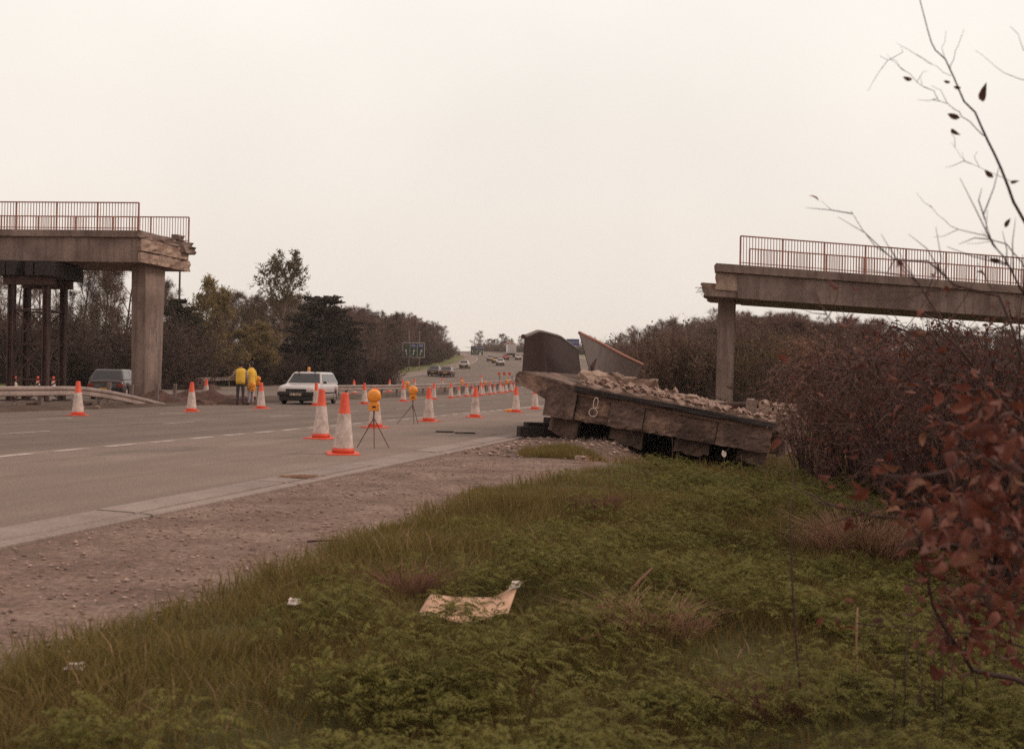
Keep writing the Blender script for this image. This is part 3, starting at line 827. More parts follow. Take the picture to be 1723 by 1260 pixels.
# end face: deck slab with dark waterproofing edge, diaphragm in three cast bays, four beam ends below
fb(0.55, Wd + 0.02, -0.12, -0.015, -0.03, LEN, 'waterproofing_edge', 'tar', 61, 0.015, 10)
fb(0.50, Wd - 0.01, -0.20, -0.125, 0.06, LEN, 'deck_slab', 'concrete_dirty', 62, 0.03, 10)
zb_at = lambda u: -0.74 + 0.10 * max(0.0, u) / Wd                # the face gets shallower to the right
def PE(w, u, z):
    f = z / -1.0                                              # z runs 0 .. -1 over the depth of the face
    zz = -0.02 if f < 1e-6 else -0.205 - (f * (-zb_at(u) - 0.205)) if u > 0.62 else -0.02 + f * (zb_at(u) + 0.02)
    if u > 0.62 and f < 1e-6: zz = -0.203
    q = Vector((u * 2.1, z * 3.0, 4.0))
    if f > 0.95: zz += 0.022 * mnoise.noise(q * 1.7) + 0.022 * mnoise.noise(q * 6)
    dd = w
    if w < 0.4: dd += 0.022 * mnoise.noise(q) + 0.022 * mnoise.noise(q * 3.1) + 0.018 * mnoise.noise(q * 8)
    return A - O + D * dd + U * u + V * zz
prism(PE, 0.0, LEN, -0.02, 0.615, -1.0, 0.0, 63, 0.012, 9, 4, 8).build('edge_beam', 'face_pale', tF)
for i, (ua, ub, dq, mm) in enumerate(((0.635, 1.33, 0.10, 'face'), (1.345, 2.06, 0.03, 'face_pale'), (2.075, 3.56, 0.085, 'face'), (3.575, Wd - 0.03, 0.035, 'face_pale'))):
    prism(PE, dq, LEN, ua, ub, -1.0, 0.0, 64 + i, 0.012, int((ub - ua) / 0.1) + 2, 4, 8).build('cross_beam', mm, tF)
for i, (u0, u1, zb) in enumerate(((0.10, 0.72, -1.16), (1.40, 2.10, -1.08), (2.76, 3.48, -1.00), (4.04, Wd - 0.04, -0.93))):
    def PB(w, u, z, zb=zb, i=i, u0=u0, u1=u1):
        q_ = Vector((u * 3.0, z * 4.0, 9.0 + i)); t_ = (u - u0) / (u1 - u0)
        up = 0.0
        if z < zb + 0.03: up = (0.26 * max(0, 0.55 - t_) if i in (0, 1) else 0.10 * abs(t_ - 0.4)) + 0.05 * mnoise.noise(q_ * 2)
        dd = w + (0.04 * mnoise.noise(q_) + 0.03 * mnoise.noise(q_ * 3) if w < 1 else 0)
        return A - O + D * dd + U * u + V * (z + up)
    prism(PB, 0.34, LEN, u0, u1, zb, -0.54, 80 + i, 0.03, 8, 4, 5).build('beam_end', 'face_pale', tF)
rbr = random.Random(14)
for i in range(16):                                            # torn reinforcement along the broken face
    u = rbr.uniform(0.1, Wd - 0.2); z = rbr.choice((-0.22, -0.22, zb_at(u) + 0.05)); a_ = A - O + D * 0.1 + U * u + V * z
    e_ = a_ - D * rbr.uniform(0.12, 0.32) + U * rbr.gauss(0, 0.10) + V * rbr.gauss(-0.08, 0.10)
    MB().tube([a_, a_.lerp(e_, 0.5) + V * rbr.gauss(0.02, 0.03), e_], 0.007, 5).build('reinforcing_bar', 'rust', tF)
# cantilevered left edge carrying the parapet
mbc = MB(); rings = []
rj = random.Random(91)
for d in np.linspace(0, LEN, 14):
    j = rj.uniform(-0.03, 0.03)
    prof = [(-0.025, -0.40), (-0.30, -0.30), (-0.72, -0.13 + j), (-0.74, -0.02), (-0.68, 0.07), (-0.50, 0.10 + j * 0.5), (-0.2, 0.055), (0.3, 0.02), (0.45, -0.015), (-0.025, -0.016)]
    rings.append([PF(d + (rj.uniform(-0.06, 0.04) if d == 0 else 0), u, z) for u, z in prof])
mbc.loft(rings); mbc.build('cantilever_edge', 'face', tF)
# concrete surfacing left on top
def top_crust(u0, u1, d0, d1, h, seed):
    r = np.random.default_rng(seed); nu, nd = int((u1 - u0) / 0.12) + 2, int((d1 - d0) / 0.25) + 2
    us, ds = np.linspace(u0, u1, nu), np.linspace(d0, d1, nd)
    z = r.uniform(0.0, 1.0, (nd, nu)) * h; z[:, 0] *= 0.3
    v = [PF(ds[i], us[j], -0.014 + z[i, j]) for i in range(nd) for j in range(nu)]
    f = [(i * nu + j, i * nu + j + 1, (i + 1) * nu + j + 1, (i + 1) * nu + j) for i in range(nd - 1) for j in range(nu - 1)]
    mb = MB(); mb.add(v, f)
    v2 = [PF(ds[0], us[j], -0.03) for j in range(nu)]
    o = len(mb.v); mb.v.extend(tuple(p) for p in v2)
    mb.f.extend([(o + j, o + j + 1, j + 1, j) for j in range(nu - 1)])
    return mb
top_crust(0.5, Wd, 0.05, LEN - 0.2, 0.10, 5).build('broken_surfacing', 'rubble', tF)
# painted figure eight on the face
pts = []
for k in range(41):
    a = 2 * math.pi * k / 40
    pts.append((0.115 * math.sin(a) * (1.0 if math.cos(a) < 0 else 0.65), -0.415 + 0.225 * math.cos(a) if False else 0))
fig = []
for k in range(25):                                     # upper narrow loop, then lower round loop
    a = -math.pi / 2 + 2 * math.pi * k / 24; fig.append((0.045 * math.cos(a) + 0.02, 0.115 + 0.115 * math.sin(a)))
for k in range(25):
    a = math.pi / 2 + 2 * math.pi * k / 24; fig.append((0.085 * math.cos(a), -0.085 + 0.085 * math.sin(a)))
fig += [(0.06, 0.02), (0.10, 0.03)]
MB().tube([PF(-0.045, 1.02 + x, -0.40 + z) for x, z in fig], 0.0085, 5).build('painted_mark', 'chalk', tF)

# the bent parapet standing on the cantilever: close upright bars under a kinked rail
def bent_parapet(name_rail_m, foot, top, n, m, r=0.018, kname='bent_parapet'):
    p = link(kname, None, tF)
    def interp(pl, u):
        x = u * (len(pl) - 1); i = min(int(x), len(pl) - 2); return pl[i].lerp(pl[i + 1], x - i)
    def smoothline(pl, k=16): return [interp(pl, i / k) for i in range(k + 1)]
    MB().tube([q - O for q in smoothline(top)], 0.042, 6).build('top_rail', name_rail_m, p)
    MB().tube([q - O for q in smoothline(foot)], 0.028, 5).build('bottom_rail', m, p)
    for i in range(n):
        u = i / (n - 1)
        a, b = interp(foot, u) - O, interp(top, u) - O
        MB().tube([a, b], r, 4, cap=False).build('baluster', m, p)
    return p
fz = lambda d, u=-0.62, z=0.07: O + PF(d, u, z)
# parapet seen almost end on: feet follow the cantilever, top rail leans and kinks
f1 = [fz(0.15), fz(2.5), fz(5.0), fz(LEN - 0.3)]
t1 = [px_at(884, 566, 24.0), px_at(906, 557, 26.0), px_at(941, 566, 29.5), px_at(972, 589, 33.0)]
bent_parapet('rail_grey', f1, t1, 92, 'rail_shaded')
f2 = [px_at(993, 624, 27.0), px_at(1000, 640, 29.0), px_at(1035, 650, 33.0), px_at(1062, 655, 37.0)]
t2 = [px_at(975, 560, 27.0), px_at(1008, 576, 29.5), px_at(1047, 597, 33.0), px_at(1081, 613, 37.0)]
bent_parapet('rail', f2, t2, 96, 'rail_grey', 0.017)
MB().tube([px_at(884, 567, 23.9) - O, px_at(880, 566, 23.7) - O], 0.05, 6).build('rail_end', 'rust', tF)
MB().tube([px_at(991, 632, 27.2) - O, px_at(996, 618, 27.2) - O, px_at(1003, 604, 27.3) - O], [0.09, 0.07, 0.02], 5).build('bent_bracket', 'rust', tF)

# concrete lumps lying on the deck
lump_pos = []
lr = random.Random(17)
def lump(px, py, Y, size, seed, label, group=None, m='rubble', rz=0.0, tilt=0.0, jag=0.35):
    me = chunk(seed, size, jag); me.materials.append(MT[m])
    o = link('concrete_lump', me); o.location = px_at(px, py, Y); o.rotation_euler = (tilt, tilt * 0.6, rz)
    return tag(o, label, 'rubble', group)
LG = 'broken concrete lying on the fallen deck'
big = [(1000, 640, 25.6, (0.62, 0.7, 0.34)), (1028, 641, 25.8, (0.40, 0.5, 0.30)), (1052, 648, 25.7, (0.55, 0.6, 0.30)), (1080, 655, 25.4, (0.62, 0.6, 0.22)),
       (1020, 655, 24.8, (0.22, 0.3, 0.16)), (1118, 668, 24.6, (0.26, 0.24, 0.20)), (1150, 672, 24.9, (0.5, 0.5, 0.16)), (1176, 680, 24.8, (0.40, 0.4, 0.15)),
       (1058, 664, 24.2, (0.5, 0.3, 0.12)), (1195, 687, 24.2, (0.42, 0.3, 0.11)), (1222, 692, 24.0, (0.36, 0.34, 0.11)), (1095, 672, 24.0, (0.34, 0.25, 0.10)), (1245, 698, 23.6, (0.3, 0.26, 0.09)), (1134, 682, 23.8, (0.42, 0.28, 0.09))]
for i, (px, py, Y, sz) in enumerate(big):
    if i == 0: lb, gp = 'largest dark concrete lump heaped at the foot of the grey bent parapet', None
    else: lb, gp = 'lump of broken concrete lying on top of the fallen bridge deck', LG
    lump(px, py, Y, tuple(1.15 * v for v in sz), 100 + i, lb, gp, 'rubble' if i % 3 else 'concrete_pale', lr.uniform(-0.6, 0.6), lr.uniform(-0.25, 0.25))
lump(1264, 686, 23.6, (0.17, 0.18, 0.34), 130, 'upright concrete stub standing near the end of the fallen deck', None, 'concrete', 0.2, 0.06, 0.12)
lump(1288, 687, 24.1, (0.20, 0.2, 0.32), 131, 'paler squat concrete stub beside the rusty pipe end', None, 'concrete_pale', 0.5, 0.08, 0.16)
for i, (px, py, Y, sz) in enumerate(((1318, 684, 24.5, (0.55, 0.4, 0.10)), (1326, 694, 24.0, (0.45, 0.4, 0.16)), (1312, 700, 23.6, (0.40, 0.4, 0.14)), (1334, 706, 23.7, (0.40, 0.5, 0.3)), (1322, 722, 23.4, (0.5, 0.5, 0.35)), (1325, 745, 23.2, (0.6, 0.6, 0.4)))):
    lump(px, py, Y, sz, 140 + i, 'concrete rubble piled against the right end of the fallen deck', 'rubble beside the bramble', 'concrete_pale' if i < 2 else 'rubble', i * 0.7, 0.1)
fr_ = np.random.default_rng(23); fm = MB()
for i in range(520):
    u = fr_.uniform(0.55, Wd); d = 0.05 + 6.5 * fr_.random() ** 1.8; sz = 0.03 + 0.13 * fr_.random() ** 2.2
    c_ = A + D * d + U * u + V * (0.05 + 0.16 * fr_.random() * math.exp(-((u - 1.4) / 1.2) ** 2) + sz * 0.2)
    vs = [c_ + Vector(q_) * sz * fr_.uniform(0.5, 1.0) for q_ in ((0, 0, 0.8), (0.9, 0.2, 0.2), (0.1, 0.9, 0.3), (-0.9, 0.1, 0.25), (-0.1, -0.9, 0.2), (0.6, -0.5, -0.4), (-0.5, 0.5, -0.4))]
    fm.add(vs, [(0, 1, 2), (0, 2, 3), (0, 3, 4), (0, 4, 1), (5, 1, 4), (6, 3, 2), (5, 4, 3), (5, 3, 6), (5, 6, 2), (5, 2, 1)])
MT['crumbs'] = mat('crumbled_concrete', (0.26, 0.185, 0.14), (0.15, 0.105, 0.082), 3, 0.95, 0.2, 30, island=[(0.10, 0.07, 0.055), (0.24, 0.17, 0.13), (0.34, 0.25, 0.19), (0.17, 0.115, 0.09)])
tag(fm.build('rubble', 'crumbs', None), 'fine crumbled concrete strewn over the top of the fallen deck', 'rubble', kind='stuff')
pp = MB().tube([px_at(1202, 683, 25.2), px_at(1240, 682, 25.0), px_at(1276, 681, 24.8)], 0.075, 8)
tag(pp.build('pipe', 'rust', None, True), 'rusty steel pipe lying across the rubble on the fallen deck', 'pipe')

# tarred baulks under the left end
for i, (px, py, Y, dx, lab) in enumerate(((872, 726, 24.2, 0.0, 'black tarred baulk lying lowest under the corner of the fallen deck'), (883, 719, 24.55, 0.0, 'black tarred baulk set just behind the lowest one under the deck corner'), (919, 711, 24.8, 0, 'short black baulk stacked on top under the corner of the deck'))):
    a = px_at(px, py, Y); b = a + Vector((2.6 if i < 2 else 1.3, 0.9, -0.10 if i < 2 else -0.05))
    o = MB().bar(a, b, 0.24, 0.24)
    tag(o.build('timber_baulk', 'timber', None, bevel=0.02), lab, 'timber')
# concrete prop blocks below the deck so that it stands on something
for i, (u, d) in enumerate(((0.45, 1.0), (0.45, 7.5), (2.4, 3.0), (2.4, 8.0))):
    q = O + PF(d, u, -1.15); zg = gz(q.x, q.y)
    if q.z - zg > 0.05:
        me = chunk(150 + i, (0.8, 0.9, q.z - zg + 0.25), 0.10); me.materials.append(MT['concrete_dirty'])
        o = link('concrete_block', me); o.location = (q.x, q.y, (q.z + zg) / 2 - 0.02)
        tag(o, 'broken concrete block wedged beneath the fallen deck', 'rubble', 'blocks under the fallen deck')

# ------------------------------------------------------------------ trees
def leaf_quads(P, size, rng, m, name, aspect=0.6, flat=0.0, dirs=None):
    """small leaf faces: P (n,3) centres"""
    n = len(P)
    a = rng.normal(size=(n, 3)) if dirs is None else dirs + 0.5 * rng.normal(size=(n, 3))
    a[:, 2] *= (1 - flat)
    a /= np.linalg.norm(a, axis=1)[:, None]
    b = rng.normal(size=(n, 3)); b -= a * (a * b).sum(1)[:, None]; b /= np.linalg.norm(b, axis=1)[:, None]
    s = size * rng.uniform(0.6, 1.3, (n, 1))
    v = np.stack([P - a * s, P + b * s * aspect, P + a * s, P - b * s * aspect], 1).reshape(-1, 3)
    q = np.arange(4 * n).reshape(n, 4)
    return v, q

def twig_tris(P, Dv, L, w, rng):
    n = len(P)
    side = np.cross(Dv, rng.normal(size=(n, 3))); side /= np.linalg.norm(side, axis=1)[:, None] + 1e-9
    mid = P + Dv * L[:, None] * 0.5 + rng.normal(size=(n, 3)) * L[:, None] * 0.06
    tip = P + Dv * L[:, None]
    v = np.stack([P - side * w, P + side * w, mid + side * w * 0.7, mid - side * w * 0.7, tip + side * w * 0.25, tip - side * w * 0.25], 1).reshape(-1, 3)
    i = np.arange(n)[:, None] * 6
    q = np.concatenate([i + np.array([[0, 1, 2, 3]]), i + np.array([[3, 2, 4, 5]])], 0)
    return v, q

def gen_tree(seed, H, r0, first=0.22, spread=0.40, nl=11, n2=7, n3=6, ntw=9, up=0.35, trunk_frac=0.86, tw=0.010, twl=(0.3, 0.75), elev=(25, 60), droop=0.0, lean=0.03):
    rg = random.Random(seed); rn = np.random.default_rng(seed)
    trunk, crown = MB(), MB()
    tw_p, tw_d = [], []
    def grow(p, d, L, r, k, wander, upw):
        pts = [p.copy()]; rad = [r]
        for i in range(k):
            d = (d + Vector((rg.gauss(0, wander), rg.gauss(0, wander), rg.gauss(0, wander) + upw))).normalized()
            p = p + d * (L / k); pts.append(p.copy()); rad.append(r * (1 - 0.8 * (i + 1) / k))
        return pts, rad
    def along(pts, u):
        x = u * (len(pts) - 1); i = min(int(x), len(pts) - 2)
        return pts[i].lerp(pts[i + 1], x - i), (pts[i + 1] - pts[i]).normalized()
    def off(d, ang):
        s = d.cross(Vector((rg.gauss(0, 1), rg.gauss(0, 1), rg.gauss(0, 1)))).normalized()
        return (d * math.cos(ang) + s * math.sin(ang)).normalized()
    tp, tr = grow(Vector((0, 0, -0.3)), Vector((rg.gauss(0, lean), rg.gauss(0, lean), 1)).normalized(), H * trunk_frac + 0.3, r0, 8, 0.05, 0.05)
    trunk.tube(tp, tr, 7)
    az = rg.uniform(0, 6.28)
    for i in range(nl):
        u = first + (0.98 - first) * (i + rg.uniform(0, 0.8)) / nl
        p, _ = along(tp, u); az += 2.4 + rg.gauss(0, 0.3)
        el = math.radians(elev[0] + (elev[1] - elev[0]) * u + rg.gauss(0, 7))
        d = Vector((math.cos(az) * math.cos(el), math.sin(az) * math.cos(el), math.sin(el)))
        L = H * spread * (1.05 - 0.6 * u) * rg.uniform(0.8, 1.2)
        lp, lr_ = grow(p, d, L, r0 * 0.42 * (1.1 - 0.7 * u), 5, 0.12, up * 0.25)
        trunk.tube(lp, lr_, 5, cap=False)
        for j in range(n2):
            u2 = 0.22 + 0.78 * (j + rg.random()) / n2
            p2, d2 = along(lp, u2)
            L2 = L * 0.5 * (1.15 - 0.7 * u2) * rg.uniform(0.7, 1.2)
            bp, br = grow(p2, off(d2, math.radians(rg.uniform(28, 60))), L2, lr_[0] * 0.36, 4, 0.13, up * 0.2 - droop)
            crown.tube(bp, br, 3, cap=False)
            for k in range(n3):
                u3 = 0.15 + 0.85 * (k + rg.random()) / n3
                p3, d3 = along(bp, u3)
                L3 = L2 * 0.55 * rg.uniform(0.6, 1.2)
                cp, cr = grow(p3, off(d3, math.radians(rg.uniform(25, 60))), L3, br[0] * 0.36 + 0.003, 3, 0.14, up * 0.15 - droop)
                crown.tube(cp, cr, 3, cap=False)
                for q in range(ntw):
                    p4, d4 = along(cp, rg.random())
                    dd = off(d4, math.radians(rg.uniform(15, 60)))
                    tw_p.append(p4[:]); tw_d.append((dd.x, dd.y, dd.z + up * 0.2 - droop * 1.5))
    tw_p = np.array(tw_p); tw_d = np.array(tw_d); tw_d /= np.linalg.norm(tw_d, axis=1)[:, None]
    L = rn.uniform(twl[0], twl[1], len(tw_p))
    return trunk, crown, tw_p, tw_d, L, rn

def join_np(mb, v2, q2):
    """append numpy geometry to a builder's lists"""
    o = len(mb.v); mb.v.extend(map(tuple, v2.tolist())); mb.f.extend(map(tuple, (q2 + o).tolist()))

def tree_proto(name, label, cat, seed, H, r0, twig='twig', bark='bark', leaves=0, leaf_size=0.05, leafm=None, group=None, tww=0.010, leaf_in_twig=True, **kw):
    trunk, crown, P, Dv, L, rn = gen_tree(seed, H, r0, **kw)
    t = thing(name, label, cat, (0, 0, 0), 0, group)
    trunk.build('trunk', bark, t, True)
    v, q = twig_tris(P, Dv, L, tww, rn)
    join_np(crown, v, q)
    crown.build('crown', twig, t)
    if leaves:
        idx = rn.integers(0, len(P), leaves)
        C = P[idx] + Dv[idx] * (L[idx] * rn.uniform(0.2, 1.05, leaves))[:, None] + rn.normal(size=(leaves, 3)) * 0.05
        v, q = leaf_quads(C, leaf_size, rn, leafm, 'leaves')
        link('leaves', np_mesh('leaves', v, q, leafm), t)
    return t

protos = [tree_proto('bare_tree', 'leafless tree', 'tree', 21 + i, H, 0.16, nl=nl, n2=7, n3=6, ntw=10, twig=tw, leaves=lv, leaf_size=0.05, leafm='bud', first=0.15, spread=sp, tww=0.011)
          for i, (H, nl, tw, lv, sp) in enumerate(((10, 12, 'twig', 0, 0.40), (10, 13, 'twig_dark', 2500, 0.38), (10, 11, 'twig', 1500, 0.44), (10, 12, 'twig_dark', 0, 0.36)))]
proto_used = set()
def plant(proto, x, y, H, label, group, base=10.0, rz=None, sxy=None):
    z = gz(x, y) - 0.1
    ppx = 861.5 + FPX * x / y
    if ppx > 1225:                      # nothing rises above the right stump's parapet
        H = min(H, 1.2 + (640 - 8 - (512 + (ppx - 1225) * 0.055)) / FPX * y - z)
    k = H / base
    sc = (k * (sxy or 1), k * (sxy or 1), k)
    rz = random.uniform(0, 6.28) if rz is None else rz
    if proto.name not in proto_used:
        proto_used.add(proto.name)
        proto.location = (x, y, z); proto.rotation_euler = (0, 0, rz); proto.scale = sc
        proto['label'] = label
        if group: proto['group'] = group
        return proto
    return dup(proto, (x, y, z), rz, label, group, sc)

tr_ = random.Random(44)
# wood along the left of the motorway
GL, GR = 'bare trees of the wood left of the motorway', 'bare trees of the wood right of the motorway'
s = 128.0
while s < 430:
    for row, n in enumerate((-52.5, -58, -65)):
        if s < 150 and row == 0: continue
        x, y = pos(np.array(s + tr_.uniform(-2, 2)), np.array(n + tr_.uniform(-1.5, 1.5)))
        H = (8.2 if row == 0 else 10.0) + tr_.uniform(-1.0, 1.0)
        plant(protos[tr_.randrange(4)], float(x), float(y), H, 'leafless brown tree in the wood beside the traffic carriageway', GL, sxy=tr_.uniform(0.95, 1.25))
    s += 5.5 if s < 260 else 9.0
# trees behind the left stump and trestle
for px, Y, H in ((-90, 104, 11), (-30, 98, 11.5), (20, 108, 12), (66, 100, 11.0), (120, 104, 12.2), (160, 98, 11.6), (205, 106, 12.4), (240, 112, 10.5), (285, 118, 9.0), (180, 120, 12)):
    g = ground_at(px, Y)
    plant(protos[tr_.randrange(4)], g.x, g.y, H, 'tall leafless tree rising behind the steel trestle and median pier', 'bare trees behind the trestle', sxy=0.85)
# wood on the right
s = 64.0
while s < 330:
    for row, n in enumerate((1.5, 7.5, 15.0)):
        x, y = pos(np.array(s + tr_.uniform(-2, 2)), np.array(n + tr_.uniform(-1.5, 1.5)))
        H = (6.6 if row == 0 else 9.0) + tr_.uniform(-0.9, 0.9) + 2.0 * min(1.0, max(0.0, (s - 80) / 70))
        plant(protos[tr_.randrange(4)], float(x), float(y), H, 'leafless brown tree in the wood behind the right bridge stump', GR, sxy=tr_.uniform(1.0, 1.3))
    s += 5.2 if s < 200 else 9.0
for px, Y, H in ((1290, 78, 7.6), (1350, 74, 7.4), (1420, 80, 8.0), (1480, 72, 7.2), (1560, 78, 7.6), (1640, 74, 7.2), (1700, 80, 7.8), (1780, 76, 7.4), (1320, 92, 8.6), (1450, 95, 9.0), (1590, 92, 8.6), (1720, 96, 9)):
    g = ground_at(px, Y)
    plant(protos[tr_.randrange(4)], g.x, g.y, H, 'leafless tree standing below the span of the right bridge stump', 'bare trees under the right stump', sxy=1.25)

# yellowish willow, tall pale tree and dark cedar on the left
wl_ = tree_proto('willow_tree', 'loose yellow green willow between the dark trees and the tall airy tree', 'tree', 61, 9.6, 0.2, leaves=17000, leaf_size=0.085, leafm='willow', nl=13, n2=7, n3=6, ntw=8, spread=0.42, first=0.12, droop=0.06, twig='twig')
g = ground_at(356, 100); wl_.location = (g.x, g.y, g.z - 0.1); wl_.scale = (0.88, 0.88, 1.0)
w2 = dup(wl_, None, 2.0, 'lower yellow green willow growing in front of the cedar edge', None, (0.9, 0.9, 0.62)); g = ground_at(428, 104); w2.location = (g.x, g.y, g.z - 0.1)
tt_ = tree_proto('tall_tree', 'tall airy tree in young leaf standing above the willow and cedar', 'tree', 67, 14.2, 0.26, bark='bark_pale', leaves=20000, leaf_size=0.085, leafm='olive', nl=15, n2=8, n3=5, ntw=6, spread=0.43, first=0.25, elev=(10, 60), twig='twig')
g = ground_at(466, 127); tt_.location = (g.x, g.y, g.z - 0.1)

def conifer(name, label, seed, H, R, nb, loc, m='evergreen', squat=0.5):
    rn = np.random.default_rng(seed); rg = random.Random(seed)
    t = thing(name, label, 'tree', loc)
    tk = MB().tube([(0, 0, -0.3), (0.1, 0, H * 0.5), (0.05, 0.1, H * 0.93)], [0.3, 0.2, 0.04], 7)
    C = []; Dr = []
    for i in range(nb):
        u = (i + rg.random()) / nb
        z = H * (0.08 + 0.86 * u)
        Rz = R * (math.sin(math.pi * min(1.0, 0.30 + 0.66 * u) ) ** squat) * rg.uniform(0.75, 1.12)
        az = rg.uniform(0, 6.28)
        tip = Vector((math.cos(az) * Rz, math.sin(az) * Rz, z + Rz * rg.uniform(-0.12, 0.16)))
        tk.tube([(0, 0, z - 0.2), (tip.x * 0.5, tip.y * 0.5, z), tip], [0.07, 0.04, 0.01], 4, cap=False)
        k = int(60 + 85 * Rz / R)
        tt = rn.uniform(0.25, 1.03, k)
        c = np.outer(tt, np.array(tip[:2] + (0,))) ; c[:, 2] = z + (tip.z - z) * tt
        wid = 0.30 * Rz * (1.15 - tt)[:, None] + 0.18
        c += rn.normal(size=(k, 3)) * wid * np.array([[0.55, 0.55, 0.22]])
        C.append(c); Dr.append(np.tile(np.array([[math.cos(az), math.sin(az), 0.1]]), (k, 1)))
    C = np.concatenate(C); Dr = np.concatenate(Dr)
    v, q = leaf_quads(C, 0.19, rn, m, 'crown', 0.42, 0.4, Dr)
    tk.build('trunk', 'bark', t, True)
    link('crown', np_mesh('crown', v, q, m), t)
    return t
g = ground_at(543, 112); conifer('cedar_tree', 'broad dark cedar with layered branches behind the white estate car', 71, 9.4, 4.1, 150, (g.x, g.y, g.z - 0.1))
g = ground_at(300, 96); conifer('evergreen_tree', 'dark rounded evergreen just right of the median pier', 73, 8.0, 2.5, 90, (g.x, g.y, g.z - 0.1), 'ivy', 0.7)
g = ground_at(325, 108); conifer('evergreen_tree', 'darker pointed evergreen half hidden by the willow', 74, 7.2, 1.9, 60, (g.x, g.y, g.z - 0.1), 'evergreen', 0.7)

# hedge bushes
def bush_proto(name, seed, H, R, stems, nt, twig, leafm=None, nleaf=0, ls=0.06, tww=0.010):
    rn = np.random.default_rng(seed); rg = random.Random(seed)
    t = thing(name, 'bare bush', 'bush')
    mb = MB(); P = []; Dv = []
    for i in range(stems):
        az = rg.uniform(0, 6.28); el = rg.uniform(0.5, 1.5)
        p = Vector((rg.gauss(0, R * 0.3), rg.gauss(0, R * 0.3), -0.1)); d = Vector((math.cos(az) * math.cos(el), math.sin(az) * math.cos(el), math.sin(el)))
        pts = [p]; L = H * rg.uniform(0.7, 1.1)
        for k in range(5):
            d = (d + Vector((rg.gauss(0, 0.2), rg.gauss(0, 0.2), rg.gauss(0.02, 0.15)))).normalized(); p = p + d * L / 5
            if p.z < 0.05: p.z = 0.05
            pts.append(p.copy())
            for _ in range(nt // 5):
                dd = (d + Vector((rg.gauss(0, 0.8), rg.gauss(0, 0.8), rg.gauss(0.1, 0.7)))).normalized()
                P.append(p.lerp(pts[-2], rg.random())[:]); Dv.append(dd[:])
        mb.tube(pts, [0.03, 0.026, 0.02, 0.015, 0.01, 0.005], 4, cap=False)
    P = np.array(P); Dv = np.array(Dv); L = rn.uniform(0.25, 0.8, len(P)) * H / 4
    v, q = twig_tris(P, Dv, L, tww, rn)
    mb.build('stems', 'stem', t)
    c = link('twigs', np_mesh('twigs', v, q, twig), t)
    if nleaf:
        idx = rn.integers(0, len(P), nleaf)
        C = P[idx] + Dv[idx] * (L[idx] * rn.uniform(0.1, 1.1, nleaf))[:, None] + rn.normal(size=(nleaf, 3)) * 0.06
        v, q = leaf_quads(C, ls, rn, leafm, 'leaves'); link('leaves', np_mesh('leaves', v, q, leafm), t)
    return t
bp = [bush_proto('hedge_bush', 81, 4, 2.6, 60, 130, 'twig_dark', 'ivy', 5000, 0.07), bush_proto('hedge_bush', 82, 4, 2.6, 55, 140, 'twig', 'bud', 5000, 0.06), bush_proto('hedge_bush', 83, 4, 2.8, 60, 150, 'twig_dark')]
bp_dark = bush_proto('hedge_bush', 84, 4, 2.6, 55, 130, 'twig_dark', 'evergreen', 6000, 0.07)
hr = random.Random(9)
bp_olive = bush_proto('hedge_bush', 85, 4, 2.6, 50, 110, 'twig', 'olive', 7000, 0.07)
for px in range(-80, 300, 24):                                       # dark undergrowth behind trestle and pier
    Y = hr.uniform(86, 96); g = ground_at(px, Y)
    plant([bp[0], bp_dark, bp[2], bp_dark][hr.randrange(4)], g.x, g.y, hr.uniform(4.4, 6.0), 'dark thicket of undergrowth behind the trestle and the median pier', 'undergrowth behind the trestle', 4.0)
for px in range(300, 660, 22):                                       # brown and olive scrub under willow and cedar
    Y = hr.uniform(98, 106) + (px - 300) * 0.05; g = ground_at(px, Y)
    plant([bp[1], bp[0], bp[2]][hr.randrange(3)] if px < 480 else [bp[2], bp_dark, bp[2]][hr.randrange(3)], g.x, g.y, hr.uniform(2.6, 4.0), 'low brown scrub at the foot of the willow and cedar', 'scrub under the willow and cedar', 4.0)
s = 118.0
while s < 330:
    x, y = pos(np.array(s), np.array(-50.0 + hr.uniform(-0.8, 0.8)))
    plant([bp[2], bp[1], bp_dark, bp[2]][hr.randrange(4)], float(x), float(y), hr.uniform(3.0, 4.6), 'brown hedge bush along the foot of the left wood', 'hedge along the left wood', 4.0)
    s += 5.0
for px in range(1070, 1800, 26):                                     # greenish scrub behind the right pier
    Y = hr.uniform(58, 70); g = ground_at(px, Y)
    plant([bp[1], bp[0], bp[1], bp[2]][hr.randrange(4)], g.x, g.y, hr.uniform(2.6, 4.6), 'olive and brown scrub behind the verge pier and fallen deck', 'scrub behind the verge pier', 4.0)
for px, Y, H in ((1085, 66, 3.4), (1118, 62, 3.8), (1150, 64, 4.2), (1178, 60, 3.6), (1240, 58, 3.4), (1268, 60, 4.2), (1300, 57, 3.8), (1332, 60, 4.4), (1380, 58, 3.6)):
    g = ground_at(px, Y); plant(bp_olive, g.x, g.y, H, 'olive green bush in young leaf beside the verge pier', 'olive bushes by the verge pier', 4.0)
for q_s in np.arange(70, 190, 6.5):
    x, y = pos(np.array(q_s), np.array(-1.2 + hr.uniform(-0.8, 0.8))); plant(bp_olive, float(x), float(y), hr.uniform(2.6, 4.2), 'olive bush at the foot of the wood behind the bent parapets', 'olive bushes along the right wood', 4.0)
for px in range(1330, 1900, 45):
    Y = hr.uniform(34, 44); g = ground_at(px, Y)
    plant([bp[2], bp_dark, bp[0]][hr.randrange(3)], g.x, g.y, hr.uniform(2.2, 3.4), 'dark bare thicket under the right bridge stump', 'thicket under the right stump', 4.0)

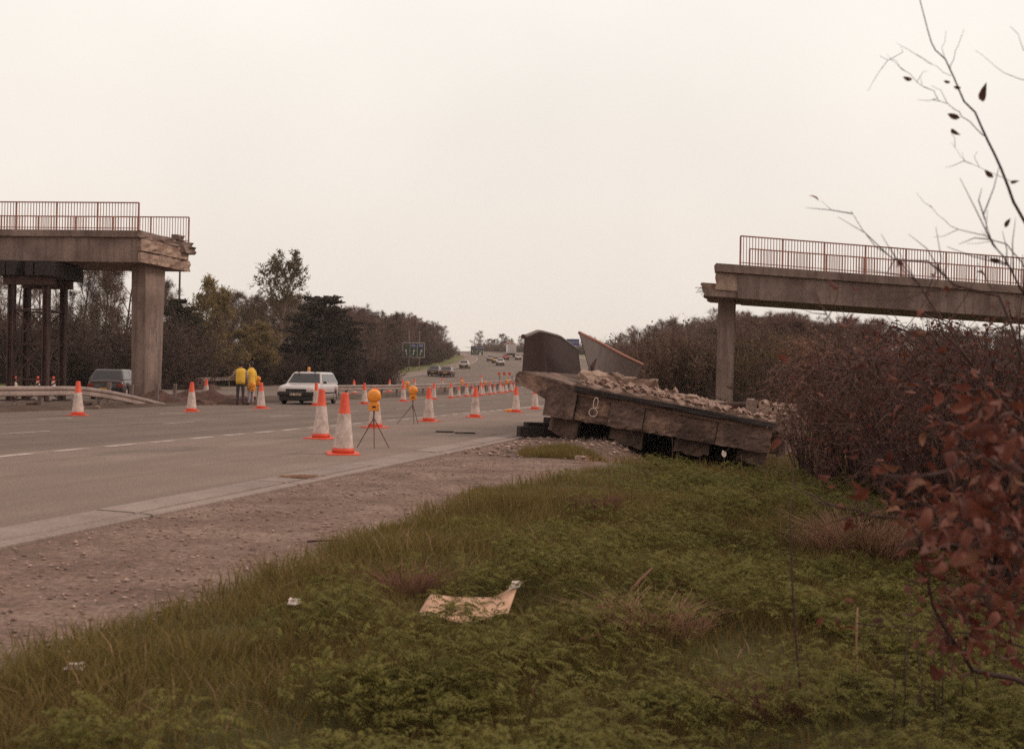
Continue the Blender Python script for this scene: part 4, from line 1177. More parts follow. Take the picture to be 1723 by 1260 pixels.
# distant trees on the skyline beyond the lorry
for i in range(34):
    px = 800 + i * 8.6 + hr.uniform(-4, 4); Y = hr.uniform(470, 600); x = (px - 861.5) / FPX * Y
    plant(protos[hr.randrange(4)], x, Y, hr.uniform(5, 9), 'small leafless tree on the far skyline beyond the lorry', 'trees on the skyline', sxy=1.6)
for i in range(30):
    px = 815 + i * 8 + hr.uniform(-4, 4); Y = hr.uniform(440, 520); x = (px - 861.5) / FPX * Y
    plant([bp[0], bp[1], bp[2]][hr.randrange(3)], x, Y, hr.uniform(3.0, 4.5), 'hedge bush on the far skyline beyond the lorry', 'hedge on the skyline', 4.0, sxy=1.7)

# ------------------------------------------------------------------ traffic cones
def cone_proto(h=1.0):
    t = thing('traffic_cone', 'traffic cone', 'cone')
    k = h
    b = MB()
    w = 0.255 * k
    b.loft([[Vector((sx * w * q, sy * w * q, z)) for sx, sy in ((-1, -1), (1, -1), (1, 1), (-1, 1))] for q, z in ((1, 0), (1, 0.055 * k), (0.96, 0.065 * k))])
    b.build('base', 'cone_red', t, bevel=0.012)
    R = lambda z: (0.165 - 0.108 * (z - 0.06) / 0.94) * k
    c = MB().lathe([(0.175 * k, 0.062 * k), (0.172 * k, 0.135 * k), (R(0.14) - 0.004, 0.14 * k), (R(0.98), 0.975 * k), (R(1.0) - 0.008, 1.0 * k), (0.03 * k, 1.0 * k), (0.028 * k, 0.96 * k)], 24)
    c.build('cone_body', 'cone_red', t, True)
    s = MB()
    prof = [(R(z) + 0.004, z * k) for z in (0.142, 0.25, 0.4, 0.55, 0.675)]
    s.lathe(prof, 24); s.f = s.f[:-2]
    s.build('white_sleeve', 'cone_white', t, True)
    return t
cone = cone_proto(1.0); small = cone_proto(0.78)
cone_used = {}
def put_cone(p, label, group=None, proto=None, rz=None, tilt=0.0):
    proto = proto or cone
    rz = random.uniform(-0.7, 0.7) if rz is None else rz
    tilt = tilt or random.gauss(0, 0.018)
    if proto.name not in cone_used:
        cone_used[proto.name] = 1; o = proto
    else: o = dup(proto)
    o.location = p; o.rotation_euler = (tilt, tilt * 0.5, rz); o['label'] = label
    if 'group' in o: del o['group']
    if group: o['group'] = group
    return o
for px, py, lb in ((577, 768, 'large red and white cone right beside the front tripod lamp on the shoulder'), (540, 741, 'large red and white cone standing close behind the front lamp cone'),
                   (631, 722, 'traffic cone partly hidden behind the front tripod lamp'), (721, 711, 'traffic cone next to the rear tripod lamp on the edge line'),
                   (799, 704, 'scuffed cone standing alone between the rear lamp and the fallen lamp'), (868, 695, 'cone with a torn white sleeve beside the fallen yellow lamp'),
                   (900, 690, 'cone half hidden behind the overhanging corner of the fallen deck'), (131, 701, 'cone in front of the guard rail near the trestle'),
                   (322, 694, 'cone in front of the earth heap right of the median pier'), (439, 689, 'cone on the road beside the two workmen'), (532, 684, 'cone in front of the white estate car')):
    p = at(px, py); put_cone(p, lb)
CG = 'cones in the long row before the median guard rail'
for px, py in ((613, 681), (678.6, 676.5), (729.6, 673), (758.6, 670.5), (785, 668), (808.6, 665.8), (824, 664.3), (841.4, 662), (851.4, 661), (860, 659.5)):
    put_cone(at(px, py), 'tall cone in the long row curving along the median guard rail', CG)
for px, py in ((772, 669), (795, 666.5), (813, 665), (832, 663), (865, 658.5), (846, 661.5)):
    put_cone(at(px, py), 'short cone among the tall ones along the median guard rail', 'short cones before the median guard rail', small)
for n, ss in ((-27.6, (46, 52, 58, 66, 75, 84, 88, 93, 103, 113, 124)),):
    for q in ss:
        put_cone(road_pt(q, n + random.uniform(-0.3, 0.3)), 'cone beyond the median guard rail on the carriageway open to traffic', 'cones beyond the median guard rail')
for px, Y in ((26, 70), (64, 66), (90, 67)):
    g = ground_at(px, Y); put_cone(g, 'cone on the far carriageway seen between the trestle legs', 'cones behind the trestle')

# ------------------------------------------------------------------ flashing road lamps
def lamp_head(parent, z, m_face=-1):
    b = MB().box((0, 0, z), (0.185, 0.10, 0.13)); b.box((0, 0, z + 0.075), (0.12, 0.085, 0.03)); b.build('battery_case', 'lamp_body', parent, bevel=0.012)
    MB().box((0.0, -0.052, z + 0.005), (0.06, 0.01, 0.032)).build('switch_plate', 'black', parent)
    l = MB()
    rings = []
    for r, y in ((0.07, -0.055), (0.10, -0.045), (0.112, -0.015), (0.112, 0.015), (0.10, 0.045), (0.07, 0.055)):
        rings.append([Vector((r * math.cos(a), y, z + 0.195 + r * math.sin(a))) for a in np.linspace(0, 2 * math.pi, 22, endpoint=False)])
    l.loft(rings); l.build('lens', 'amber', parent, True)
    rim = MB().tube([Vector((0.114 * math.cos(a), 0, z + 0.195 + 0.114 * math.sin(a))) for a in np.linspace(0, 2 * math.pi, 25)], 0.007, 5)
    rim.build('lens_rim', 'lamp_body', parent, True)
def tripod_lamp(p, feet, label, H=0.98):
    t = thing('tripod_lamp', label, 'lamp', p, 0.1)
    hub = Vector((0, 0, H * 0.56))
    MB().tube([hub - Vector((0, 0, 0.12)), Vector((0, 0, H - 0.30))], 0.013, 6).build('mast', 'leg', t)
    for f in feet:
        MB().tube([hub, Vector((f[0], f[1], 0.0))], [0.010, 0.008], 5).build('leg', 'leg', t)
    lamp_head(t, H - 0.245)
    return t
tripod_lamp(at(628, 757), ((-0.30, 0.10), (0.02, -0.12), (0.29, 0.02)), 'amber flashing lamp on tripod legs standing between the two nearest cones')
tripod_lamp(at(694, 716), ((-0.44, 0.06), (0.04, -0.10), (0.16, 0.05)), 'amber flashing lamp on tripod legs in front of the median cones')
def small_lamp(p, label, group=None, rot=(0, 0, 0)):
    t = thing('road_lamp', label, 'lamp', p, 0, group); t.rotation_euler = rot
    lamp_head(t, 0.065); return t
for px, py, lb in ((681, 676, 'cone top lamp beside the cone at the start of the median row'),):
    p = at(px, py); small_lamp(p + Vector((0.14, -0.05, 0.72)), 'amber lamp hung on a cone behind the rear tripod lamp')
p = at(851.4, 661); small_lamp(p + Vector((0.1, -0.05, 0.75)), 'amber lamp hung on the far cone near the deck parapet')
for px, py in ((777, 648), (816.4, 648)):
    Y = 84 if px < 800 else 97
    q = px_at(px, py, Y); small_lamp(q, 'amber lamp fixed above the median guard rail', 'lamps on the median guard rail')
    zb = gz(q.x, q.y)
    tag(MB().tube([(q.x, q.y + 0.02, zb - 0.1), (q.x, q.y + 0.02, q.z + 0.02)], 0.02, 6).build('lamp_stake', 'leg', None), 'thin stake carrying an amber lamp beside the median guard rail', 'stake', 'stakes of the median lamps')
f_ = at(850, 694); fl = small_lamp(f_ + Vector((0, 0, 0.06)), 'yellow road lamp lying knocked over on the shoulder', None, (1.45, 0.0, 1.2))

# red and white plank barrier by the bend
bq = px_at(851, 629, 112); zb = gz(bq.x, bq.y)
tb = thing('plank_barrier', 'red and white striped plank barrier at the far end of the cones', 'barrier', (bq.x, bq.y, zb), -0.5)
for i in range(6):
    MB().box((-0.75 + i * 0.3, 0, bq.z - zb), (0.298, 0.04, 0.28)).build('red_stripe' if i % 2 == 0 else 'white_stripe', 'cone_red' if i % 2 == 0 else 'cone_white', tb)
for x in (-0.7, 0.7): MB().bar((x, 0.05, 0), (x, 0.05, bq.z - zb + 0.1), 0.06).build('leg', 'post', tb)

# ------------------------------------------------------------------ vehicles
def make_car(name, label, paint, style='hatch', L=4.0, Wd_=1.62, H=1.40, group=None, lower=None, front_detail=True, beacon=False):
    t = thing(name, label, 'car', (0, 0, 0), 0, group)
    hl, hw = L / 2, Wd_ / 2
    wf, wr = hl - 0.78, -hl + 0.75; wrad = 0.285
    belt = 0.90
    def ztop(y):
        if style == 'saloon':
            pts = [(-hl, 0.78), (-hl + 0.06, 0.88), (-hl + 0.75, 0.93), (hl - 1.25, 0.92), (hl - 0.15, 0.80), (hl, 0.66)]
        else:
            pts = [(-hl, 0.72), (-hl + 0.05, 0.90), (-hl + 0.5, 0.92), (hl - 1.15, 0.92), (hl - 0.12, 0.79), (hl, 0.66)]
        return float(np.interp(y, [p[0] for p in pts], [p[1] for p in pts]))
    def zbot(y):
        z = 0.20 + (0.06 if abs(y) > hl - 0.25 else 0)
        for c in (wf, wr):
            d = abs(y - c)
            if d < wrad + 0.06: z = max(z, 0.30 + math.sqrt(max(0, (wrad + 0.06) ** 2 - d * d)))
        return z
    ys = np.unique(np.concatenate([np.linspace(-hl, hl, 41), [wf - wrad - 0.061, wf + wrad + 0.061, wr - wrad - 0.061, wr + wrad + 0.061]]))
    rings = []
    for y in ys:
        e = min(1.0, (hl - abs(y)) / 0.35); w = hw * (0.90 + 0.10 * math.sin(e * math.pi / 2)); zt, zb = ztop(y), zbot(y)
        zm = max(zb + 0.02, 0.55 * zt + 0.1)
        half = [(w * 0.97, zb), (w, max(zb + 0.01, 0.52)), (w * 0.985, max(zm, zt - 0.12)), (w * 0.93, zt - 0.025), (w * 0.80, zt), (0.0, zt + 0.012)]
        ring = [Vector((x, y, z)) for x, z in half] + [Vector((-x, y, z)) for x, z in half[::-1][1:]]
        rings.append(ring)
    mb = MB().loft(rings, closed=True, caps=True)
    body = mb.build('body', paint, t, True)
    # cabin
    if style == 'saloon': cy = dict(ws=hl - 1.28, wt=hl - 1.85, rt=-hl + 1.25, rb=-hl + 0.72)
    elif style == 'estate': cy = dict(ws=hl - 1.22, wt=hl - 1.72, rt=-hl + 0.38, rb=-hl + 0.10)
    else: cy = dict(ws=hl - 1.15, wt=hl - 1.68, rt=-hl + 0.55, rb=-hl + 0.12)
    z0 = 0.905; zr = H
    wb, wtp = hw * 0.94, hw * 0.74
    def ring_at(u):
        ya = cy['ws'] + (cy['wt'] - cy['ws']) * u; yb = cy['rb'] + (cy['rt'] - cy['rb']) * u; w = wb + (wtp - wb) * u; z = z0 + (zr - 0.05 - z0) * u
        return [Vector((-w, ya, z)), Vector((w, ya, z)), Vector((w, yb, z)), Vector((-w, yb, z))]
    r0, r1 = ring_at(0), ring_at(1)
    rt = [Vector((p.x * 0.86, p.y + (-0.10 if p.y > (cy['wt'] + cy['rt']) / 2 else 0.10), zr)) for p in r1]
    cab = MB().loft([r0, r1, rt]); cab.build('cabin', paint, t, bevel=0.02)
    def pane(a, b, c, d, i0, i1, j0, j1, nrm, name='window'):
        """inset pane on quad a-b (bottom) d-c (top)"""
        f = lambda u, v: (a.lerp(b, u)).lerp(d.lerp(c, u), v) + nrm * 0.006
        q = [f(i0, j0), f(i1, j0), f(i1, j1), f(i0, j1)]
        q2 = [p - nrm * 0.012 for p in q]
        m = MB().add(q + q2, [(0, 1, 2, 3), (7, 6, 5, 4), (0, 4, 5, 1), (1, 5, 6, 2), (2, 6, 7, 3), (3, 7, 4, 0)])
        return m.build(name, 'glass', t)
    def nq(a, b, d): return (b - a).cross(d - a).normalized()
    n = nq(r0[1], r0[0], r1[1]); n = n if n.y > 0 else -n
    pane(r0[0], r0[1], r1[1], r1[0], 0.05, 0.95, 0.06, 0.94, n, 'windscreen')
    n = nq(r0[2], r0[3], r1[2]); n = n if n.y < 0 else -n
    pane(r0[3], r0[2], r1[2], r1[3], 0.07, 0.93, 0.12, 0.92, n, 'rear_window')
    splits = ((0.04, 0.42), (0.46, 0.93)) if style != 'estate' else ((0.04, 0.33), (0.36, 0.65), (0.68, 0.96))
    for sd in (1, -1):
        a, b, c, d = (r0[1], r0[2], r1[2], r1[1]) if sd > 0 else (r0[0], r0[3], r1[3], r1[0])
        n = nq(a, b, d); n = n if n.x * sd > 0 else -n
        for i0, i1 in splits: pane(a, b, c, d, i0, i1, 0.10, 0.92, n, 'side_window')
    # wheels
    for sx in (-1, 1):
        for wy in (wf, wr):
            w = MB()
            x0, x1 = sx * (hw - 0.19), sx * (hw - 0.02)
            ringsw = []
            for r, x in ((wrad - 0.09, x0), (wrad, x0 + sx * 0.02), (wrad, x1 - sx * 0.02), (wrad - 0.06, x1), (wrad - 0.09, x1 - sx * 0.03)):
                ringsw.append([Vector((x, wy + r * math.cos(a), wrad + r * math.sin(a))) for a in np.linspace(0, 2 * math.pi, 20, endpoint=False)])
            w.loft(ringsw); wh = w.build('wheel', 'tyre', t, True)
            rm = MB(); rr_ = []
            for r, x in ((wrad - 0.095, x1 - sx * 0.03), (wrad - 0.11, x1 - sx * 0.012), (0.07, x1 - sx * 0.02), (0.05, x1 - sx * 0.004)):
                rr_.append([Vector((x, wy + r * math.cos(a), wrad + r * math.sin(a))) for a in np.linspace(0, 2 * math.pi, 16, endpoint=False)])
            rm.loft(rr_); rm.build('rim', 'rim', wh, True)
    # underside, bumpers, lights, plates
    MB().box((0, 0, 0.30), (Wd_ * 0.72, L * 0.9, 0.2)).build('underbody', 'black', t)
    MB().box((0, hl - 0.015, 0.46), (Wd_ * 0.96, 0.15, 0.17)).build('front_bumper', lower or 'black', t, bevel=0.03)
    MB().box((0, -hl + 0.015, 0.46), (Wd_ * 0.96, 0.15, 0.17)).build('rear_bumper', 'black', t, bevel=0.03)
    MB().box((0, hl - 0.03, 0.27), (Wd_ * 0.86, 0.10, 0.22)).build('front_apron', lower or 'black', t, bevel=0.03)
    MB().box((0, -hl + 0.05, 0.29), (Wd_ * 0.86, 0.10, 0.18)).build('rear_apron', 'black', t, bevel=0.02)
    MB().box((0, hl - 0.005, 0.615), (Wd_ * 0.52, 0.05, 0.12)).build('grille', 'black', t)
    for sx in (-1, 1):
        MB().box((sx * Wd_ * 0.36, hl - 0.005, 0.615), (Wd_ * 0.19, 0.06, 0.125)).build('headlight', 'chrome', t, bevel=0.01)
        MB().box((sx * Wd_ * 0.40, -hl + 0.01, 0.66), (Wd_ * 0.15, 0.07, 0.14)).build('tail_lamp', 'red_lens', t, bevel=0.01)
        MB().box((sx * (hw + 0.06), cy['ws'] - 0.12, 0.96), (0.14, 0.06, 0.09)).build('door_mirror', 'black', t, bevel=0.01)
        MB().box((sx * (hw + 0.001), 0.0, 0.50), (0.02, L - 2.3, 0.06)).build('side_moulding', 'black', t)
    pf = MB().box((0, hl + 0.066, 0.44), (0.50, 0.012, 0.10)).build('number_plate', 'plate', t)
    MB().box((0, -hl - 0.066, 0.50), (0.50, 0.012, 0.10)).build('number_plate', 'plate_y', t)
    if front_detail:
        for i in range(7):
            if i == 4: continue
            MB().box((-0.2 + i * 0.067, hl + 0.074, 0.44), (0.034, 0.006, 0.062)).build('plate_character', 'black', pf)
    if beacon:
        bz = H
        b = MB().lathe([(0.075, 0.0), (0.07, 0.05)], 16, (0.0, 0.15, bz - 0.005)); b.build('beacon_base', 'car_white', t)
        MB().lathe([(0.062, 0.045), (0.062, 0.17), (0.05, 0.20), (0.02, 0.21)], 16, (0.0, 0.15, bz)).build('beacon', 'amber', t, True)
        for sx in (-1, 1): MB().box((sx * 0.36, 0.15, bz - 0.01), (0.03, 0.9, 0.03)).build('roof_bar', 'black', t)
    return t

van = make_car('estate_car', 'white works estate car with amber roof beacon facing the cones', 'car_white', 'estate', 4.3, 1.70, 1.42, beacon=True)
p = at(507, 682); van.location = (p.x, p.y + 1.9, gz(p.x, p.y + 1.9) + 0.035); van.rotation_euler = (0, 0, math.pi - 0.09)
# dark car behind the median pier
dk = make_car('parked_car', 'dark car parked beyond the guard rail left of the median pier', 'car_dark', 'hatch', 4.1, 1.66, 1.40)
g = px_at(196, 640, 54); dk.location = (g.x, g.y, gz(g.x, g.y) + 0.03); dk.rotation_euler = (0, 0, 0.1)
# moving traffic going away on the far carriageway
traffic = [(732, 633, 'saloon', 'dark', 'dark saloon with silvered roof driving away beside the maroon car'), (752.5, 634.5, 'saloon', 'maroon', 'maroon saloon driving away, rearmost of the traffic'),
           (782, 620.5, 'hatch', 'silver', 'grey hatchback driving away alone on the slow lane'), (825, 608.3, 'hatch', 'silver', 'silver hatchback ahead on the slow lane near the bend'),
           (834, 611.5, 'estate', 'yellow', 'yellowish estate car hidden behind the white saloon'), (842, 615.5, 'saloon', 'white', 'white saloon driving away behind the yellowish estate'),
           (851, 606, 'hatch', 'red', 'small red hatchback driving just behind the lorry'), (871.5, 606, 'hatch', 'cream', 'cream hatchback driving away right of the lorry')]
for px, py, st_, c, lb in traffic:
    o = make_car('car', lb, 'car_' + c, st_, front_detail=False)
    p = at(px, py); s_, n_ = road_sn(p.x, p.y)
    o.location = (p.x, p.y, p.z + 0.035); o.rotation_euler = (0, 0, -road_heading(float(s_)))
for i, (s_, n_, c, st_) in enumerate(((232, -15.0, 'white', 'saloon'), (246, -12.0, 'silver', 'hatch'), (222, -12.5, 'cream', 'hatch'))):
    o = make_car('car', ['white saloon', 'silver hatchback', 'cream hatchback'][i] + ' standing on the closed carriageway beyond the bent parapets', 'car_' + c, st_, front_detail=False)
    q = road_pt(s_, n_, 0.005); o.location = q; o.rotation_euler = (0, 0, -road_heading(s_) + math.pi)

def lorry(label, p, rz):
    t = thing('lorry', label, 'lorry', p, rz)
    MB().box((0, 0, 2.35), (2.45, 6.5, 2.5)).build('box_body', 'car_white', t, bevel=0.04)
    MB().box((-0.6, -3.262, 2.33), (1.14, 0.03, 2.36)).build('rear_door', 'car_white', t); MB().box((0.6, -3.262, 2.33), (1.14, 0.03, 2.36)).build('rear_door', 'car_white', t)
    for x in (-0.35, 0.35): MB().bar((x, -3.30, 1.2), (x, -3.30, 3.5), 0.03).build('door_bar', 'galv', t)
    MB().box((0, 0.3, 0.92), (1.0, 7.6, 0.3)).build('chassis', 'black', t)
    MB().box((0, 4.3, 1.75), (2.3, 1.7, 2.1)).build('cab', 'car_brown', t, bevel=0.1)
    MB().box((0, 5.14, 2.1), (2.0, 0.04, 0.8)).build('windscreen', 'glass', t)
    MB().box((0, -3.2, 0.62), (2.3, 0.12, 0.16)).build('rear_bumper', 'black', t)
    for x in (-0.95, 0.95):
        MB().box((x, -3.27, 0.80), (0.3, 0.06, 0.14)).build('tail_lamp', 'red_lens', t)
        for y in (-2.2, 4.2):
            w = MB().loft([[Vector((x + dx, y + r * math.cos(a), 0.5 + r * math.sin(a))) for a in np.linspace(0, 2 * math.pi, 18, endpoint=False)] for r, dx in ((0.40, -0.2), (0.5, -0.17), (0.5, 0.17), (0.40, 0.2))])
            wh = w.build('wheel', 'tyre', t, True)
            MB().loft([[Vector((x + dx * (1 if x > 0 else -1), y + r * math.cos(a), 0.5 + r * math.sin(a))) for a in np.linspace(0, 2 * math.pi, 14, endpoint=False)] for r, dx in ((0.27, 0.19), (0.24, 0.215), (0.1, 0.215))]).build('rim', 'rim', wh, True)
        MB().box((x * 1.02, -2.2, 1.05), (0.42, 1.1, 0.03)).build('mudguard', 'black', t)
    return t
p = at(860, 601.5); s_, _ = road_sn(p.x, p.y)
lorry('white box lorry driving away up the hill ahead of the cars', (p.x, p.y, p.z + 0.03), -road_heading(float(s_)))

# ------------------------------------------------------------------ signs, poles, far house
def text_mesh(txt, size, m):
    c = bpy.data.curves.new('t', 'FONT'); c.body = txt; c.size = size; c.align_x = 'CENTER'; c.align_y = 'CENTER'; c.extrude = 0.004
    o = bpy.data.objects.new('t', c); COL.objects.link(o)
    dg = bpy.context.evaluated_depsgraph_get(); dg.update()
    me = bpy.data.meshes.new_from_object(o.evaluated_get(dg)); bpy.data.objects.remove(o); bpy.data.curves.remove(c)
    me.materials.clear(); me.materials.append(MT[m]); return me
def lane_sign(label, p, w, h, zb, rz):
    t = thing('road_sign', label, 'sign', p, rz)
    MB().box((0, 0, zb + h / 2), (w, 0.06, h)).build('board', 'sign_green', t)
    for x, ww, z, hh in ((0, w, zb + h, 0.07), (0, w, zb, 0.07), (-w / 2, 0.07, zb + h / 2, h + 0.07), (w / 2, 0.07, zb + h / 2, h + 0.07), (-w / 6, 0.05, zb + h / 2, h - 0.08), (w / 6, 0.05, zb + h / 2, h - 0.08)):
        MB().box((x, -0.035, z), (ww, 0.02 if abs(x) < w / 2 or ww > 1 else 0.024, hh)).build('border', 'sign_white', t)
    for i, x in enumerate((-w / 3, 0, w / 3)):
        a = (-0.22, 0.22, 0.36)[i]
        d = Vector((math.sin(a), 0, math.cos(a))); sd = Vector((math.cos(a), 0, -math.sin(a)))
        c = Vector((x, -0.04, zb + h * 0.34))
        hl_ = h * 0.2
        q = [c - d * hl_ - sd * 0.06, c - d * hl_ + sd * 0.06, c + d * hl_ * 0.5 + sd * 0.06, c + d * hl_ * 0.35 + sd * 0.24, c + d * hl_ * 1.15, c + d * hl_ * 0.35 - sd * 0.24, c + d * hl_ * 0.5 - sd * 0.06]
        k = len(q); q2 = [v + Vector((0, -0.012, 0)) for v in q]
        MB().add(q + q2, [tuple(range(k)), tuple(range(2 * k - 1, k - 1, -1))] + [(j, j + k, (j + 1) % k + k, (j + 1) % k) for j in range(k)]).build('arrow', 'sign_white', t)
        if i: MB().box((x, -0.036, zb + h * 0.80), (w / 3 - 0.28, 0.014, h * 0.24)).build('route_patch', 'sign_blue', t)
        tm = link('lettering', text_mesh(('A2', 'M2', 'M2')[i], 0.50, ('sign_yellow', 'sign_white', 'sign_white')[i]), t)
        tm.location = (x, -0.05, zb + h * 0.80); tm.rotation_euler = (math.pi / 2, 0, 0)
    for x in (-w * 0.22, w * 0.26):
        MB().tube([(x, 0.10, -0.3), (x, 0.10, zb + h + 2.0)], 0.07, 8).build('post', 'sign_post', t)
    return t
q = px_at(696, 589, 182); zb = gz(q.x, q.y)
lane_sign('green sign with three white arrows in front of the left wood', (q.x, q.y, zb), 3.5, 2.35, q.z - zb - 1.18, -0.05)
q = px_at(802.5, 590, 330); zb = gz(q.x, q.y)
lane_sign('farther green sign with three arrows near the bend', (q.x, q.y, zb), 3.6, 2.6, q.z - zb - 1.3, 0.1)
# small white marker by the far sign
q = px_at(808, 600, 322); zb = gz(q.x, q.y)
mk = thing('marker_post', 'small white marker post on the verge below the farther green sign', 'marker', (q.x, q.y, zb))
MB().tube([(0, 0, -0.2), (0, 0, q.z - zb + 0.6)], 0.06, 6).build('post', 'sign_post', mk); MB().box((0, -0.08, q.z - zb + 0.7), (0.6, 0.03, 1.0)).build('plate', 'sign_white', mk)
# blue board between the bent parapets
q = px_at(964, 576, 300); zb = gz(q.x, q.y)
bl = thing('road_sign', 'blue sign board standing on legs beyond the bent parapets', 'sign', (q.x, q.y, zb))
MB().box((0, 0, q.z - zb), (3.4, 0.08, 1.8)).build('board', 'sign_blue', bl); MB().box((0, -0.045, q.z - zb), (3.1, 0.012, 0.10)).build('border', 'sign_white', bl)
for x in (-1.1, 1.1): MB().tube([(x, 0.1, -0.3), (x, 0.1, q.z - zb + 0.8)], 0.08, 6).build('post', 'sign_post', bl)
def pole(px, Y, ytop, label):
    q = px_at(px, ytop, Y); zb = gz(q.x, q.y); t = thing('pole', label, 'pole', (q.x, q.y, zb))
    MB().tube([(0, 0, -0.4), (0, 0, q.z - zb)], [0.12, 0.09], 8).build('shaft', 'bark', t)
    MB().bar((-0.5, 0, q.z - zb - 0.3), (0.5, 0, q.z - zb - 0.3), 0.08).build('cross_arm', 'bark', t)
pole(303, 108, 440, 'wooden pole rising behind the broken end of the left bridge stump')
pole(1036, 330, 566, 'distant wooden pole beside the right wood')
hq = px_at(853, 588, 560); zb = gz(hq.x, hq.y)
hs = thing('house', 'small pale house with hipped roof on the skyline beyond the lorry', 'house', (hq.x, hq.y, zb), 0.3)
MB().box((0, 0, 1.6), (10, 7, 4.0)).build('wall', 'render', hs)
rf = MB().add([(-5.4, -3.9, 3.6), (5.4, -3.9, 3.6), (5.4, 3.9, 3.6), (-5.4, 3.9, 3.6), (-2.2, 0, 6.4), (2.2, 0, 6.4)], [(0, 1, 5, 4), (1, 2, 5), (2, 3, 4, 5), (3, 0, 4), (3, 2, 1, 0)]).build('roof', 'roof', hs)
MB().box((1.2, 0.3, 6.6), (0.8, 0.8, 1.4)).build('chimney', 'roof', rf)
for x in (-3, 0, 3): MB().box((x, -3.52, 2.0), (1.3, 0.06, 1.3)).build('window', 'glass', hs)

# heap of dug earth in the gap of the median
hp = at(330, 676)
def mound(name, label, px, Y, sx, sy, sz, seed, m='soil'):
    g = ground_at(px, Y); n = 34; v = []; f = []
    rn = random.Random(seed); off = Vector((rn.uniform(0, 90), rn.uniform(0, 90), 0))
    for i in range(n):
        for j in range(n):
            a, b = (i / (n - 1) - 0.5) * 2, (j / (n - 1) - 0.5) * 2
            r = math.sqrt(a * a + b * b)
            h = max(0, 1 - r) ** 0.7 * (0.75 + 0.8 * mnoise.noise(Vector((a * 3, b * 3, 0)) + off)) * sz + 0.12 * mnoise.noise(Vector((a * sx * 2.2, b * sy * 2.2, 3)) + off) * (1 if r < 1 else 0) + 0.06 * mnoise.noise(Vector((a * sx * 6, b * sy * 6, 9)) + off)
            if r > 1: h = -0.3
            v.append((g.x + a * sx, g.y + b * sy, g.z - 0.05 + h)); f.append(0)
    faces = [(i * n + j, (i + 1) * n + j, (i + 1) * n + j + 1, i * n + j + 1) for i in range(n - 1) for j in range(n - 1)]
    o = MB().add(v, faces).build(name, m, None, True)
    return tag(o, label, 'earth heap')
mound('earth_heap', 'reddish heap of dug earth between the median pier and the two workmen', 335, 47.0, 2.7, 1.3, 0.62, 4)
mound('earth_heap', 'low spread of dug earth under the end of the ramped guard rail', 268, 45.2, 2.4, 1.2, 0.42, 6)
mound('earth_heap', 'grassy brown bank on the far verge behind the median pier', 302, 88, 3.4, 2.4, 1.3, 7, 'soil')
gs = random.Random(31)
for i in range(26):
    n_ = gs.uniform(-23.6, -22.0); s_ = gs.uniform(20, 52); q = road_pt(s_, n_); sz = gs.uniform(0.08, 0.22)
    me = chunk(300 + i, (sz * 1.5, sz, sz * 0.8), 0.3, 1); me.materials.append(MT['stone' if i % 3 == 0 else 'soil'])
    o = link('clod', me); o.location = (q.x, q.y, gz(q.x, q.y) + sz * 0.2); o.rotation_euler = (0, 0, i)
    tag(o, 'clod of earth or stone lying along the edge of the median', 'clod', 'clods along the median edge')
# bent stub posts left in the median gap
for px, py, Y, h in ((264, 672, 43.5, 0.75), (294, 672, 45.0, 0.7), (183, 668, 41.0, 0.75), (221, 668, 42, 0.7)):
    g = ground_at(px, Y); tag(MB().bar(g + Vector((0, 0, -0.2)), g + Vector((0.03, 0, h)), 0.16, 0.11).build('barrier_stub', 'post', None), 'bare guard rail post left standing in the median near the pier', 'post', 'bare posts in the median')

# ------------------------------------------------------------------ people
def person(label, loc, rz, joints, edges, mats, coat=None, hair=None, extra=None):
    """joints: name -> (x, y, z, radius); the figure faces local -Y ... +Y by rz"""
    names = list(joints); idx = {n: i for i, n in enumerate(names)}
    me = bpy.data.meshes.new('body')
    me.from_pydata([joints[n][:3] for n in names], [(idx[a], idx[b]) for a, b in edges], [])
    o = link('body', me)
    sk = o.modifiers.new('skin', 'SKIN'); sk.use_smooth_shade = True
    for i, n in enumerate(names):
        r = joints[n][3]; rr = r if hasattr(r, '__len__') else (r, r)
        me.skin_vertices[0].data[i].radius = rr
        me.skin_vertices[0].data[i].use_root = (n == 'pelvis')
    ss = o.modifiers.new('sub', 'SUBSURF'); ss.levels = 2; ss.render_levels = 2
    dg = bpy.context.evaluated_depsgraph_get(); dg.update()
    m2 = bpy.data.meshes.new_from_object(o.evaluated_get(dg))
    bpy.data.objects.remove(o)
    m2.materials.clear()
    for k in ('skin', 'top', 'legs', 'shoe'): m2.materials.append(MT[mats[k]])
    for p in m2.polygons:
        c = p.center; p.use_smooth = True
        if c.z < 0.10: p.material_index = 3
        elif mats['is_skin'](c): p.material_index = 0
        elif c.z < 0.93: p.material_index = 2
        else: p.material_index = 1
    t = thing('person', label, 'person', loc, rz)
    link('body', m2, t)
    return t
